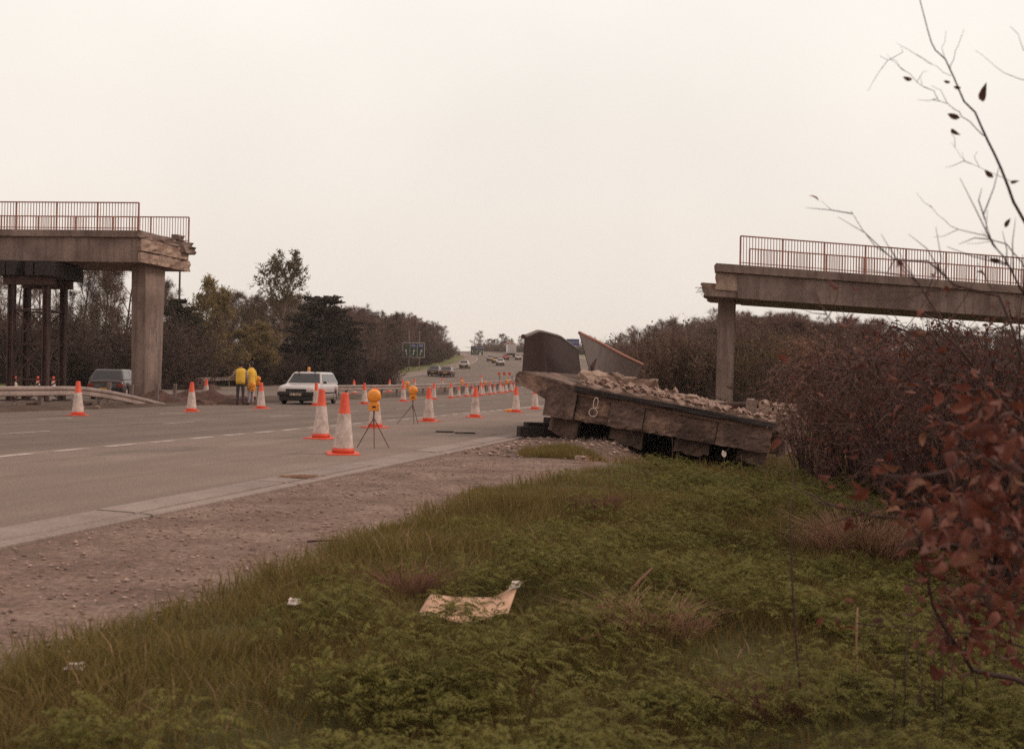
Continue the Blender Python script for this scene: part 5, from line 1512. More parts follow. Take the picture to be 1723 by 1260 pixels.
BASE = dict(pelvis=(0, 0, 0.95, (0.135, 0.105)), waist=(0, 0.0, 1.10, (0.135, 0.10)), chest=(0, 0, 1.30, (0.165, 0.11)), neck0=(0, 0.0, 1.47, (0.075, 0.07)), neck=(0, 0.005, 1.53, 0.055),
            head0=(0, 0.02, 1.60, (0.072, 0.085)), head1=(0, 0.015, 1.70, (0.076, 0.092)), head2=(0, 0.01, 1.765, (0.05, 0.06)), nose=(0, 0.105, 1.645, 0.016),
            hipL=(-0.095, 0, 0.90, 0.095), kneeL=(-0.105, 0.02, 0.50, 0.064), ankL=(-0.11, 0.0, 0.09, 0.045), toeL=(-0.125, 0.16, 0.04, 0.04),
            hipR=(0.095, 0, 0.90, 0.095), kneeR=(0.105, 0.02, 0.50, 0.064), ankR=(0.11, 0.0, 0.09, 0.045), toeR=(0.125, 0.16, 0.04, 0.04),
            shL=(-0.19, 0, 1.42, 0.065), shR=(0.19, 0, 1.42, 0.065))
EDG = [('pelvis', 'waist'), ('waist', 'chest'), ('chest', 'neck0'), ('neck0', 'neck'), ('neck', 'head0'), ('head0', 'head1'), ('head1', 'head2'), ('head0', 'nose'),
       ('pelvis', 'hipL'), ('hipL', 'kneeL'), ('kneeL', 'ankL'), ('ankL', 'toeL'), ('pelvis', 'hipR'), ('hipR', 'kneeR'), ('kneeR', 'ankR'), ('ankR', 'toeR'),
       ('chest', 'shL'), ('chest', 'shR')]
def with_arms(J, E, L, R):
    J = dict(J); E = list(E)
    for s, (el, wr, ha) in (('L', L), ('R', R)):
        J['el' + s] = (*el, 0.048); J['wr' + s] = (*wr, 0.033); J['pa' + s] = (*ha, (0.040, 0.022))
        E += [('sh' + s, 'el' + s), ('el' + s, 'wr' + s), ('wr' + s, 'pa' + s)]
        d = (Vector(ha) - Vector(wr)).normalized(); sd = d.cross(Vector((0, 0, 1)));
        sd = sd.normalized() if sd.length > 0.05 else Vector((0, 1, 0)); pr = sd.cross(d)
        for k, (off, ln) in enumerate(((-0.030, 0.055), (-0.010, 0.068), (0.010, 0.072), (0.030, 0.062))):
            a = Vector(ha) + sd * off + d * 0.03; b = a + d * ln * 0.6 - pr * 0.006; c = b + d * ln * 0.5 - pr * 0.022
            J[f'f{s}{k}a'] = (*a, 0.0095); J[f'f{s}{k}b'] = (*b, 0.009); J[f'f{s}{k}c'] = (*c, 0.008)
            E += [('pa' + s, f'f{s}{k}a'), (f'f{s}{k}a', f'f{s}{k}b'), (f'f{s}{k}b', f'f{s}{k}c')]
        a = Vector(ha) - d * 0.02 - sd * 0.045; b = a + d * 0.045 - sd * 0.022
        J[f't{s}a'] = (*a, 0.011); J[f't{s}b'] = (*b, 0.010); E += [('pa' + s, f't{s}a'), (f't{s}a', f't{s}b')]
    return J, E

def garment(parent, rings, name, m):
    mb = MB(); R = []
    for z, rx, ry, ox, oy in rings:
        R.append([Vector((ox + rx * math.cos(a) * (1 + 0.03 * math.sin(5 * a + z * 9)), oy + ry * math.sin(a) * (1 + 0.03 * math.sin(4 * a + z * 7)), z)) for a in np.linspace(0, 2 * math.pi, 24, endpoint=False)])
    mb.loft(R, caps=False)
    o = mb.build(name, m, parent, True)
    sd = o.modifiers.new('thick', 'SOLIDIFY'); sd.thickness = 0.012
    return o
def hair_cap(parent, m='hair'):
    mb = MB(); R = []
    for i, (z, r, yo) in enumerate(((1.585, 0.066, -0.035), (1.63, 0.082, -0.028), (1.68, 0.088, -0.018), (1.73, 0.084, -0.004), (1.775, 0.064, 0.004), (1.80, 0.03, 0.008))):
        R.append([Vector((r * math.cos(a), yo + r * 1.12 * math.sin(a), z + (0.045 if math.sin(a) > 0.35 and z < 1.70 else 0))) for a in np.linspace(0, 2 * math.pi, 20, endpoint=False)])
    mb.loft(R); return mb.build('hair', m, parent, True)
# workman in a waistcoat, back to us, left arm bent forward
J, E_ = with_arms(BASE, EDG, ((-0.30, 0.05, 1.17), (-0.40, 0.27, 1.12), (-0.45, 0.34, 1.14)), ((0.27, -0.02, 1.14), (0.28, 0.06, 0.90), (0.28, 0.08, 0.82)))
p = at(404, 683.5)
w1 = person('person in a yellow waistcoat and dark trousers with one arm held out', (p.x, p.y, p.z + 0.035), 0.18, J, E_, dict(skin='skin', top='sleeve', legs='dark_cloth', shoe='shoe',
            is_skin=lambda c: c.z > 1.50 or (abs(c.x) > 0.24 and c.z < 0.885) or (c.x < -0.41)))
garment(w1, ((0.86, 0.185, 0.150, 0, 0), (1.0, 0.190, 0.152, 0, 0), (1.15, 0.192, 0.150, 0, 0), (1.32, 0.212, 0.158, 0, 0), (1.42, 0.215, 0.135, 0, 0), (1.475, 0.150, 0.10, 0, 0), (1.50, 0.09, 0.085, 0, 0)), 'waistcoat', 'vest')
hair_cap(w1)
# workman in a long coat, turned to the left
J, E_ = with_arms(BASE, EDG, ((-0.27, 0.04, 1.15), (-0.22, 0.20, 0.98), (-0.20, 0.26, 0.93)), ((0.26, -0.03, 1.14), (0.26, 0.03, 0.90), (0.26, 0.05, 0.82)))
p = at(420.5, 683)
w2_ = person('person in a long yellow coat and pale jeans looking aside', (p.x, p.y + 0.15, p.z + 0.035), 1.15, J, E_, dict(skin='skin', top='vest', legs='jeans', shoe='shoe',
             is_skin=lambda c: c.z > 1.51 or (abs(c.x) > 0.18 and c.z < 0.90)))
garment(w2_, ((0.66, 0.215, 0.185, 0, 0), (0.80, 0.205, 0.175, 0, 0), (1.0, 0.195, 0.16, 0, 0), (1.15, 0.192, 0.152, 0, 0), (1.32, 0.212, 0.158, 0, 0), (1.42, 0.215, 0.135, 0, 0), (1.48, 0.14, 0.10, 0, 0), (1.53, 0.085, 0.085, 0, 0)), 'coat', 'vest')
garment(w2_, ((0.93, 0.055, 0.055, 0.262, 0.02), (1.05, 0.062, 0.062, 0.262, 0.0), (1.18, 0.07, 0.07, 0.255, -0.02), (1.34, 0.08, 0.08, 0.21, 0.0), (1.43, 0.06, 0.06, 0.17, 0.0)), 'coat_sleeve', 'vest')
hair_cap(w2_)
q = Vector((p.x + 0.30, p.y - 0.02, p.z))
small_lamp(Vector((p.x + 0.13, p.y - 0.16, p.z + 0.60)), 'amber road lamp held at the side of the long coated person')
q = px_at(434, 648, 47.0); small_lamp(q, 'amber road lamp on a stake just behind the long coated person')
tag(MB().tube([(q.x, q.y + 0.02, gz(q.x, q.y) - 0.1), (q.x, q.y + 0.02, q.z + 0.02)], 0.02, 6).build('lamp_stake', 'leg', None), 'thin stake carrying a lamp behind the two workmen', 'stake')

# ------------------------------------------------------------------ foreground: grass, feathery leaves, dead stalks
def blades(N, srange, nrange, h, w, seed, m, name, power=1.0, keep=None, lean=0.55, clump=0.0):
    rn = np.random.default_rng(seed)
    u = rn.random(N)
    s0, s1 = srange
    s = s0 + (s1 - s0) * u ** power
    n = rn.uniform(nrange[0], nrange[1], N)
    if keep is not None:
        k = keep(s, n, rn); s, n = s[k], n[k]
    N = len(s)
    x, y = pos(s, n); z = zroad(s) + zlocal(s, n) - 0.01
    hh = h * rn.uniform(0.45, 1.25, N) * (0.72 + 0.40 * wob(s, n, 2.1, 12.0)) * (1.0 + 0.35 * wob(s, n, 0.7, 2.0))
    hh = np.maximum(hh, 0.03)
    az = rn.uniform(0, 6.283, N) + 1.2 * wob(s, n, 1.7, 21.0)
    ln = hh * lean * rn.uniform(0.2, 1.4, N)
    ww = w * rn.uniform(0.6, 1.3, N) * (0.8 + 0.05 * s)
    fa = rn.uniform(0, 6.283, N)
    sx, sy = np.cos(fa) * ww, np.sin(fa) * ww
    P = lambda t, k: np.stack([x + np.cos(az) * ln * t ** 1.8, y + np.sin(az) * ln * t ** 1.8, z + hh * t * (1 - 0.25 * t * lean)], -1) + k * np.stack([sx, sy, np.zeros(N)], -1)
    v = np.stack([P(0, -1), P(0, 1), P(0.55, 0.8), P(0.55, -0.8), P(1.0, 0.12), P(1.0, -0.12)], 1).reshape(-1, 3)
    i = np.arange(N)[:, None] * 6
    q = np.concatenate([i + np.array([[0, 1, 2, 3]]), i + np.array([[3, 2, 4, 5]])], 1).reshape(-1, 4)
    o = link(name, np_mesh(name, v, q, m)); return o

def in_view(s, n, pad=0.12):
    x, y = pos(s, n); return (np.abs(x / np.maximum(y, 0.1)) < 0.4535 + pad) & (y > 2.4)
def grass_keep(s, n, rn):
    e = GRASS_EDGE + 0.7 * smooth(12, 16, s) + 0.22 * wob(s, n * 0.2, 1.9, 3.0) + 0.16 * wob(s, n, 6.0, 9.0)
    prob = smooth(-0.12, 0.35, n - e) * (0.55 + 0.45 * wob(s, n, 1.35, 15.0) + 0.2)
    return (rn.random(len(s)) < prob) & in_view(s, n)
g1 = blades(300000, (2.4, 12), (-4.0, 5.2), 0.17, 0.0028, 1, 'grass', 'grass', 1.5, grass_keep); tag(g1, 'rough green grass covering the near verge', 'grass', kind='stuff')
g2 = blades(190000, (11, 34), (-4.0, 13), 0.19, 0.0028, 2, 'grass', 'grass', 1.3, grass_keep, 0.45); tag(g2, 'green grass on the verge around the fallen deck', 'grass', kind='stuff')
def straw_keep(s, n, rn):
    return (n > GRASS_EDGE + 0.2) & in_view(s, n) & (rn.random(len(s)) < np.clip(0.15 + 0.9 * wob(s, n, 1.9, 33.0), 0.02, 1))
g3 = blades(34000, (2.6, 26), (-3.2, 9), 0.20, 0.0022, 3, 'straw', 'dead_grass', 1.5, straw_keep, 0.9); tag(g3, 'dead straw coloured grass mixed through the verge', 'grass', kind='stuff')

# cow-parsley like feathery leaves in mounds
def fronds(clumps, seed, m, name):
    rn = np.random.default_rng(seed)
    V = []; base = 0
    for (s, n, R, H, k) in clumps:
        a = rn.uniform(0, 6.283, k); rr = R * np.sqrt(rn.random(k))
        fs, fn = s + rr * np.cos(a), n + rr * np.sin(a)
        x, y = pos(fs, fn); z0 = zroad(fs) + zlocal(fs, fn)
        z = z0 + H * (0.35 + 0.65 * np.sqrt(np.clip(1 - (rr / R) ** 2, 0, 1))) * rn.uniform(0.55, 1.0, k)
        az = rn.uniform(0, 6.283, k); L = rn.uniform(0.055, 0.11, k)
        d = np.stack([np.cos(az), np.sin(az), rn.uniform(-0.25, 0.35, k)], -1)
        sd = np.stack([-np.sin(az), np.cos(az), rn.normal(0, 0.25, k)], -1)
        P0 = np.stack([x, y, z], -1)
        npin = 7
        for j in range(npin):
            t = (j + 0.6) / npin
            c = P0 + d * (L * t)[:, None]; c[:, 2] -= L * t * t * 0.55
            pl = L * 0.46 * (1.05 - t) ** 0.8 * (0.9 if j else 0.7)
            for sg in (-1, 1):
                dr = sd * sg + d * 0.55; dr /= np.linalg.norm(dr, axis=1)[:, None]
                w = np.cross(dr, np.stack([np.zeros(k), np.zeros(k), np.ones(k)], -1)); w /= np.linalg.norm(w, axis=1)[:, None] + 1e-9
                tip = c + dr * pl[:, None]; tip[:, 2] -= pl * rn.uniform(0.0, 0.5, k)
                mid = c + dr * pl[:, None] * 0.45; mid[:, 2] += pl * 0.06
                ww = (pl * 0.20)[:, None]
                V.append(np.stack([c, mid + w * ww, tip, mid - w * ww], 1).reshape(-1, 3))
    v = np.concatenate(V); q = np.arange(len(v)).reshape(-1, 4)
    return link(name, np_mesh(name, v, q, m))
cl = []
cr_ = np.random.default_rng(50)
for i in range(1700):
    s = 2.8 + 15.5 * cr_.random() ** 1.25; n = cr_.uniform(-2.8, 5.5)
    x, y = pos(np.array(s), np.array(n)); x, y = float(x), float(y)
    if not bool(in_view(np.array(s), np.array(n), 0.05)): continue
    dens = smooth(-2.5, -0.4, np.array(n + 0.35 * wob(np.array(s), np.array(n), 0.9, 7.0))) * (1 - smooth(14.0, 18.0, np.array(s)))
    if cr_.random() > float(dens) * (0.55 + 0.5 * float(wob(np.array(s), np.array(n), 1.6, 40.0)) + 0.15): continue
    cl.append((s, n, cr_.uniform(0.16, 0.34), cr_.uniform(0.10, 0.34), int(cr_.uniform(48, 85))))
fr = fronds(cl, 51, 'parsley', 'ground_cover'); tag(fr, 'mounds of feathery green leaves covering the right side of the verge', 'ground cover', kind='stuff')
# individual standing things in the grass
def tuft(px, py, R, H, k, m, label, name='dead_grass_tuft', splay=0.9, w=0.003, seed=0):
    p = at(px, py); rn = np.random.default_rng(seed + int(px))
    a = rn.uniform(0, 6.283, k); r = R * 0.35 * np.sqrt(rn.random(k)); h = H * rn.uniform(0.4, 1.1, k); sp = splay * rn.uniform(0.1, 1.2, k) * h
    az = a + rn.normal(0, 0.6, k); fa = rn.uniform(0, 6.28, k)
    x, y = p.x + r * np.cos(a), p.y + r * np.sin(a)
    P = lambda t, kk: np.stack([x + np.cos(az) * sp * t ** 1.6, y + np.sin(az) * sp * t ** 1.6, p.z + h * t * (1 - 0.3 * t)], -1) + kk * w * np.stack([np.cos(fa), np.sin(fa), np.zeros(k)], -1)
    v = np.stack([P(0, -1), P(0, 1), P(0.5, 0.8), P(0.5, -0.8), P(1, 0.2), P(1, -0.2)], 1).reshape(-1, 3); i = np.arange(k)[:, None] * 6
    q = np.concatenate([i + np.array([[0, 1, 2, 3]]), i + np.array([[3, 2, 4, 5]])], 1).reshape(-1, 4)
    return tag(link(name, np_mesh(name, v, q, m)), label, 'grass tuft')
pg = at(948, 764)
ps, pn = road_sn(pg.x, pg.y); ps, pn = float(ps), float(pn)
g4 = blades(5200, (ps - 1.0, ps + 1.2), (pn - 0.75, pn + 0.9), 0.20, 0.0035, 4, 'grass', 'grass', 1.0, lambda s, n, rn: ((s - ps) / 1.1) ** 2 + ((n - pn) / 0.8) ** 2 < 0.9 + 0.25 * wob(s, n, 4, 1), 0.5); tag(g4, 'patch of grass growing in the shade under the deck corner', 'grass', kind='stuff')
tuft(1000, 870, 0.5, 0.34, 420, 'straw_red', 'reddish dead grass tuft on the slope below the fallen deck', splay=0.7, w=0.004)
tuft(1095, 1060, 0.8, 0.22, 520, 'straw', 'flattened pale straw patch in the feathery leaves', splay=1.3)
tuft(1455, 940, 0.9, 0.55, 900, 'straw', 'large pale dead grass tuft below the copper leaved beech', splay=0.9, w=0.004)
tuft(1390, 930, 0.6, 0.30, 340, 'straw', 'thin pale dead grass tuft in front of the bramble', splay=1.1, w=0.003)
tuft(690, 1000, 0.5, 0.22, 300, 'straw_red', 'reddish dead grass tuft behind the cardboard', splay=1.2)
tuft(1300, 1200, 0.5, 0.18, 240, 'straw_red', 'low reddish tuft at the foot of the thin dark stem', splay=1.5)

def stalk(pts, r, m, label, name='dead_stalk', cat='stalk', r1=None, group=None):
    rad = [r + ((r1 or r * 0.5) - r) * i / (len(pts) - 1) for i in range(len(pts))]
    return tag(MB().tube(pts, rad, 5).build(name, m, None, True), label, cat, group)
def px_line(pl, Y0, Y1): return [px_at(x, y, Y0 + (Y1 - Y0) * i / (len(pl) - 1)) for i, (x, y) in enumerate(pl)]
b = at(1444, 1172); stalk([b - Vector((0, 0, 0.05))] + px_line([(1441, 1120), (1441, 1070), (1443, 1022)], b.y, b.y), 0.0055, 'straw', 'single pale dead stalk standing in the feathery leaves', r1=0.004)
b = at(1352, 1190); stalk([b - Vector((0, 0, 0.05))] + px_line([(1341, 1100), (1334, 1000), (1330, 900), (1329, 830)], b.y, b.y), 0.006, 'stem', 'tall thin dark stem rising from the feathery leaves', 'dead_stalk', r1=0.0025)
sr = random.Random(77)
for i, (x0, y0, x1, y1) in enumerate(((1028, 850, 1020, 745), (1052, 828, 1046, 752), (1135, 810, 1131, 735), (1060, 862, 1066, 760), (1205, 870, 1255, 830), (1216, 866, 1282, 828), (1292, 862, 1290, 770), (1120, 895, 1112, 862), (1180, 850, 1178, 760), (1250, 846, 1247, 765))):
    b = at(x0, y0); stalk([b - Vector((0, 0, 0.05)), px_at((x0 + x1) / 2 + sr.uniform(-3, 3), (y0 + y1) / 2, b.y), px_at(x1, y1, b.y)], 0.0035, 'straw_red', 'thin dry stalk standing in front of the fallen deck', group='dry stalks before the fallen deck')
for i, (x0, y0, x1, y1, lb) in enumerate(((1052, 1030, 1098, 955, 'reddish dead stick leaning over the straw patch'), (1130, 1010, 1185, 965, 'reddish dead twig lying right of the straw patch'), (975, 1105, 1040, 1065, 'brown stick lying in leaves below the straw patch'))):
    b = at(x0, y0); e = px_at(x1, y1, b.y + 0.35); stalk([b + Vector((0, 0, 0.08)), b.lerp(e, 0.5) + Vector((0, 0, 0.05)), e], 0.010, 'straw_red', lb, 'stick', 'stick', r1=0.006)

# bent cardboard sheet in the grass
cb = at(780, 1040)
def cardboard(c):
    n, k = 15, 8; v = []
    for i in range(n):
        for j in range(k):
            u, w = i / (n - 1), j / (k - 1)
            x = (u - 0.5) * 0.47; y = (w - 0.5) * 0.30
            z = 0.045 + 0.06 * w + 0.022 * math.cos(u * 5.5) + 0.008 * math.sin(9 * u + 3 * w) + (0.05 * max(0, u - 0.72) / 0.28) * w - 0.03 * (1 - u) ** 2
            v.append((c.x + x + 0.05 * w, c.y + y, c.z + z))
    f = [(i * k + j, (i + 1) * k + j, (i + 1) * k + j + 1, i * k + j + 1) for i in range(n - 1) for j in range(k - 1)]
    o = MB().add(v, f).build('cardboard', 'card', None, True)
    s = o.modifiers.new('thick', 'SOLIDIFY'); s.thickness = 0.005
    return tag(o, 'bent sheet of brown cardboard half sunk in the grass', 'cardboard')
co = cardboard(cb)
e0 = Vector(co.data.vertices[15 * 8 - 1].co)
fl = MB().add([e0 + Vector(q) for q in ((-0.05, -0.05, -0.03), (0.010, -0.055, -0.012), (0.025, 0.0, 0.012), (-0.03, 0.01, 0.008))], [(0, 1, 2, 3)]).build('turned_corner', 'paper', co)
def litter(px, py, s, label, m='paper', seed=0):
    p = at(px, py); me = chunk(400 + seed, (s, s * 0.7, s * 0.35), 0.55, 2); me.materials.append(MT[m])
    o = link('litter', me); o.location = p + Vector((0, 0, s * 0.35 + 0.04)); tag(o, label, 'litter'); return o
litter(495, 1032, 0.06, 'crumpled white scrap lying in the grass left of the cardboard', seed=1)
litter(125, 1145, 0.055, 'small white scrap in the grass near the dirt edge', seed=2)
st_ = litter(977, 779, 0.13, 'pale stone on the dirt by the shaded foot of the fallen deck', 'stone', 3)
litter(162, 690, 0.2, 'white stone at the median edge near the cone', 'stone', 4)
p = at(1218, 795); stalk([p, px_at(1219, 772, p.y)], 0.004, 'straw', 'dry stalk holding up a white scrap before the deck')
q = px_at(1218, 763, p.y); me = chunk(420, (0.07, 0.03, 0.10), 0.4, 2); me.materials.append(MT['paper']); o = link('litter', me); o.location = q; tag(o, 'white scrap caught on a stalk before the fallen deck', 'litter')
# flattened black debris and straw on the shoulder
for i, (px, py, l, lb) in enumerate(((748, 730, 0.34, 'flattened black rubber strip on the shoulder nearer the lamps'), (781, 732, 0.42, 'thin black rubber strip on the shoulder towards the fallen deck'))):
    p = at(px, py); me = chunk(430 + i, (l, 0.16, 0.03), 0.3, 2); me.materials.append(MT['tar']); o = link('rubber_strip', me); o.location = (p.x, p.y, p.z + 0.05); o.rotation_euler = (0, 0, -0.1); tag(o, lb, 'debris')
p = at(486, 810)
kk = MB(); kr2 = random.Random(5)
for i in range(14):
    a = p + Vector((kr2.uniform(-0.12, 0.12), kr2.uniform(-0.06, 0.06), 0.05 + kr2.uniform(0, 0.02))); kk.tube([a, a + Vector((kr2.uniform(0.15, 0.32), kr2.uniform(-0.05, 0.03), kr2.uniform(-0.01, 0.02)))], 0.004, 4)
tag(kk.build('straw_bundle', 'straw', None), 'small bundle of straw lying across the concrete channel', 'straw')
p = at(545, 916); stalk([p + Vector((-0.12, 0, 0.02)), p + Vector((0.05, 0.02, 0.03)), p + Vector((0.26, 0.01, 0.02))], 0.008, 'stem', 'dark stick lying on the dirt strip by the grass edge', 'stick', 'stick')

# loose stones and bits on the dirt strip
rn = np.random.default_rng(8)
V, F = [], []
ico = [(0, 0, 1), (0.9, 0, 0.1), (0, 0.9, 0), (-0.9, 0.1, 0), (0, -0.9, 0.1), (0, 0, -0.6)]
icf = np.array([(0, 1, 2), (0, 2, 3), (0, 3, 4), (0, 4, 1), (5, 2, 1), (5, 3, 2), (5, 4, 3), (5, 1, 4)])
def gravel(N, srange, nrange, smin, smax, m, label, seed, power=1.4):
    rn = np.random.default_rng(seed)
    s = srange[0] + (srange[1] - srange[0]) * rn.random(N) ** power; n = rn.uniform(*nrange, N)
    k = in_view(s, n); s, n = s[k], n[k]; N = len(s)
    x, y = pos(s, n); z = zroad(s) + zlocal(s, n)
    sz = smin + (smax - smin) * rn.random(N) ** 4
    a = rn.uniform(0, 6.28, N)
    b = np.array(ico)[None] * (sz[:, None, None] * rn.uniform(0.5, 1.3, (N, 6, 1))) * np.array([1.3, 0.9, 0.55])
    R = np.zeros((N, 3, 3)); R[:, 0, 0] = np.cos(a); R[:, 0, 1] = -np.sin(a); R[:, 1, 0] = np.sin(a); R[:, 1, 1] = np.cos(a); R[:, 2, 2] = 1
    v = np.einsum('nij,nkj->nki', R, b) + np.stack([x, y, z + sz * 0.25], -1)[:, None, :]
    f = (icf[None] + (np.arange(N) * 6)[:, None, None]).reshape(-1, 3)
    return tag(link('gravel', np_mesh('gravel', v.reshape(-1, 3), f, m)), label, 'gravel', kind='stuff')
MT['stone_mix'] = mat('mixed_gravel', (0.26, 0.185, 0.145), (0.16, 0.11, 0.088), 3, 0.9, 0.1, 30, island=[(0.10, 0.068, 0.055), (0.22, 0.155, 0.12), (0.30, 0.21, 0.16), (0.50, 0.40, 0.32), (0.14, 0.09, 0.07)])
gravel(9000, (4, 26), (-5.15, -2.9), 0.003, 0.024, 'stone_mix', 'loose stones and grit scattered over the dirt strip', 9)
gravel(1800, (17.5, 25), (-5.4, -1.5), 0.01, 0.07, 'stone_mix', 'crumbled concrete scattered at the foot of the fallen deck', 12, 1.0)
gravel(1500, (9, 60), (-21.9, -5.9), 0.005, 0.03, 'stone_mix', 'grit scattered over the closed carriageway', 10)

# ------------------------------------------------------------------ brambles and the copper beech on the right
def leaf_mesh(L, Wl, curl, fold, m, seed):
    r = random.Random(seed); n = 5; v = []; f = []
    for i in range(n):
        t = i / (n - 1); w = Wl * math.sin(math.pi * min(1, t * 0.96 + 0.03)) ** 0.75 * (1 - 0.25 * t)
        z = curl * (t - 0.3) ** 2 * L; k = 0.02 * L * r.uniform(-1, 1)
        v += [(-w, t * L, z + fold * w), (0, t * L, z + k * 0.3), (w, t * L, z + fold * w + k)]
    for i in range(n - 1):
        a = i * 3; f += [(a, a + 1, a + 4, a + 3), (a + 1, a + 2, a + 5, a + 4)]
    return MB().add(v, f).mesh('leaf', m, True)

def bramble(label, px, Y, R, H, seed, nst, leafm, nleaf, fluff):
    g = ground_at(px, Y); t = thing('bramble_bush', label, 'bush', (g.x, g.y, g.z - 0.05))
    rg = random.Random(seed); rn = np.random.default_rng(seed)
    mb = MB(); P = []; Dv = []
    for i in range(nst):
        az = rg.uniform(0, 6.28); r0 = R * 0.35 * math.sqrt(rg.random()); b = Vector((math.cos(az) * r0, math.sin(az) * r0, 0))
        reach = R * rg.uniform(0.3, 1.15); h = H * rg.uniform(0.55, 1.08); az2 = az + rg.gauss(0, 0.7); pts = []
        for k in range(8):
            u = k / 7
            pts.append(b + Vector((math.cos(az2) * reach * u, math.sin(az2) * reach * u, h * (1 - (1 - 1.45 * u) ** 2) * (1 if u < 0.69 else 1))) + Vector((rg.gauss(0, 0.04), rg.gauss(0, 0.04), 0)))
        for q in pts: q.z = max(q.z, 0.0)
        mb.tube(pts, [0.010 - 0.001 * k for k in range(8)], 4, cap=False)
        for k in range(46):
            u = rg.random() * 6.99; i0 = int(u); q = pts[i0].lerp(pts[i0 + 1], u - i0); dd = (pts[i0 + 1] - pts[i0]).normalized() + Vector((rg.gauss(0, 0.7), rg.gauss(0, 0.7), rg.gauss(0.1, 0.6)))
            P.append(q[:]); Dv.append(dd.normalized()[:])
    mb.build('stems', 'stem', t)
    P = np.array(P); Dv = np.array(Dv); L = rn.uniform(0.08, 0.36, len(P))
    v, q = twig_tris(P, Dv, L, 0.0030, rn); link('twigs', np_mesh('twigs', v, q, 'fluff' if fluff > 2000 else 'twig_dark'), t)
    idx = rn.integers(0, len(P), nleaf); C = P[idx] + Dv[idx] * (L[idx] * rn.uniform(0.2, 1.1, nleaf))[:, None]
    v, q = leaf_quads(C, 0.020, rn, leafm, 'leaves', 0.6); link('leaves', np_mesh('leaves', v, q, leafm), t)
    if fluff:
        top = np.where(P[:, 2] > H * 0.55)[0]; idx = rn.choice(top, fluff); C = P[idx] + Dv[idx] * (L[idx] * rn.uniform(0.5, 1.2, fluff))[:, None]
        v, q = leaf_quads(C, 0.022, rn, 'fluff', 'seed_heads', 0.5); link('seed_heads', np_mesh('seed_heads', v, q, 'fluff'), t)
    return t
bramble('rounded bramble mound topped with pale seed heads beside the fallen deck', 1428, 15.2, 0.95, 1.95, 5, 120, 'straw_red', 2600, 3200)
bramble('dark bramble bush with russet leaves behind the beech branches', 1548, 13.4, 1.0, 1.75, 6, 110, 'leafred', 3400, 300)
bramble('low bramble bush at the outer edge of the verge behind the beech', 1668, 11.0, 0.95, 1.55, 7, 100, 'leafred', 3600, 300)
bramble('broad dark bramble bush between the russet bush and the beech', 1610, 9.6, 1.15, 1.75, 9, 130, 'leafred', 4200, 0)
bramble('dense dark bramble bush right behind the beech trunk', 1730, 8.0, 1.15, 1.9, 10, 130, 'leafred', 4600, 0)
bramble('dark twiggy bramble filling the gap behind the pale seed heads', 1500, 14.6, 1.1, 1.85, 11, 120, 'leafdark', 3400, 200)
bramble('thin bramble growing in front of the rubble end of the deck', 1368, 17.0, 0.6, 1.3, 8, 50, 'straw_red', 900, 700)

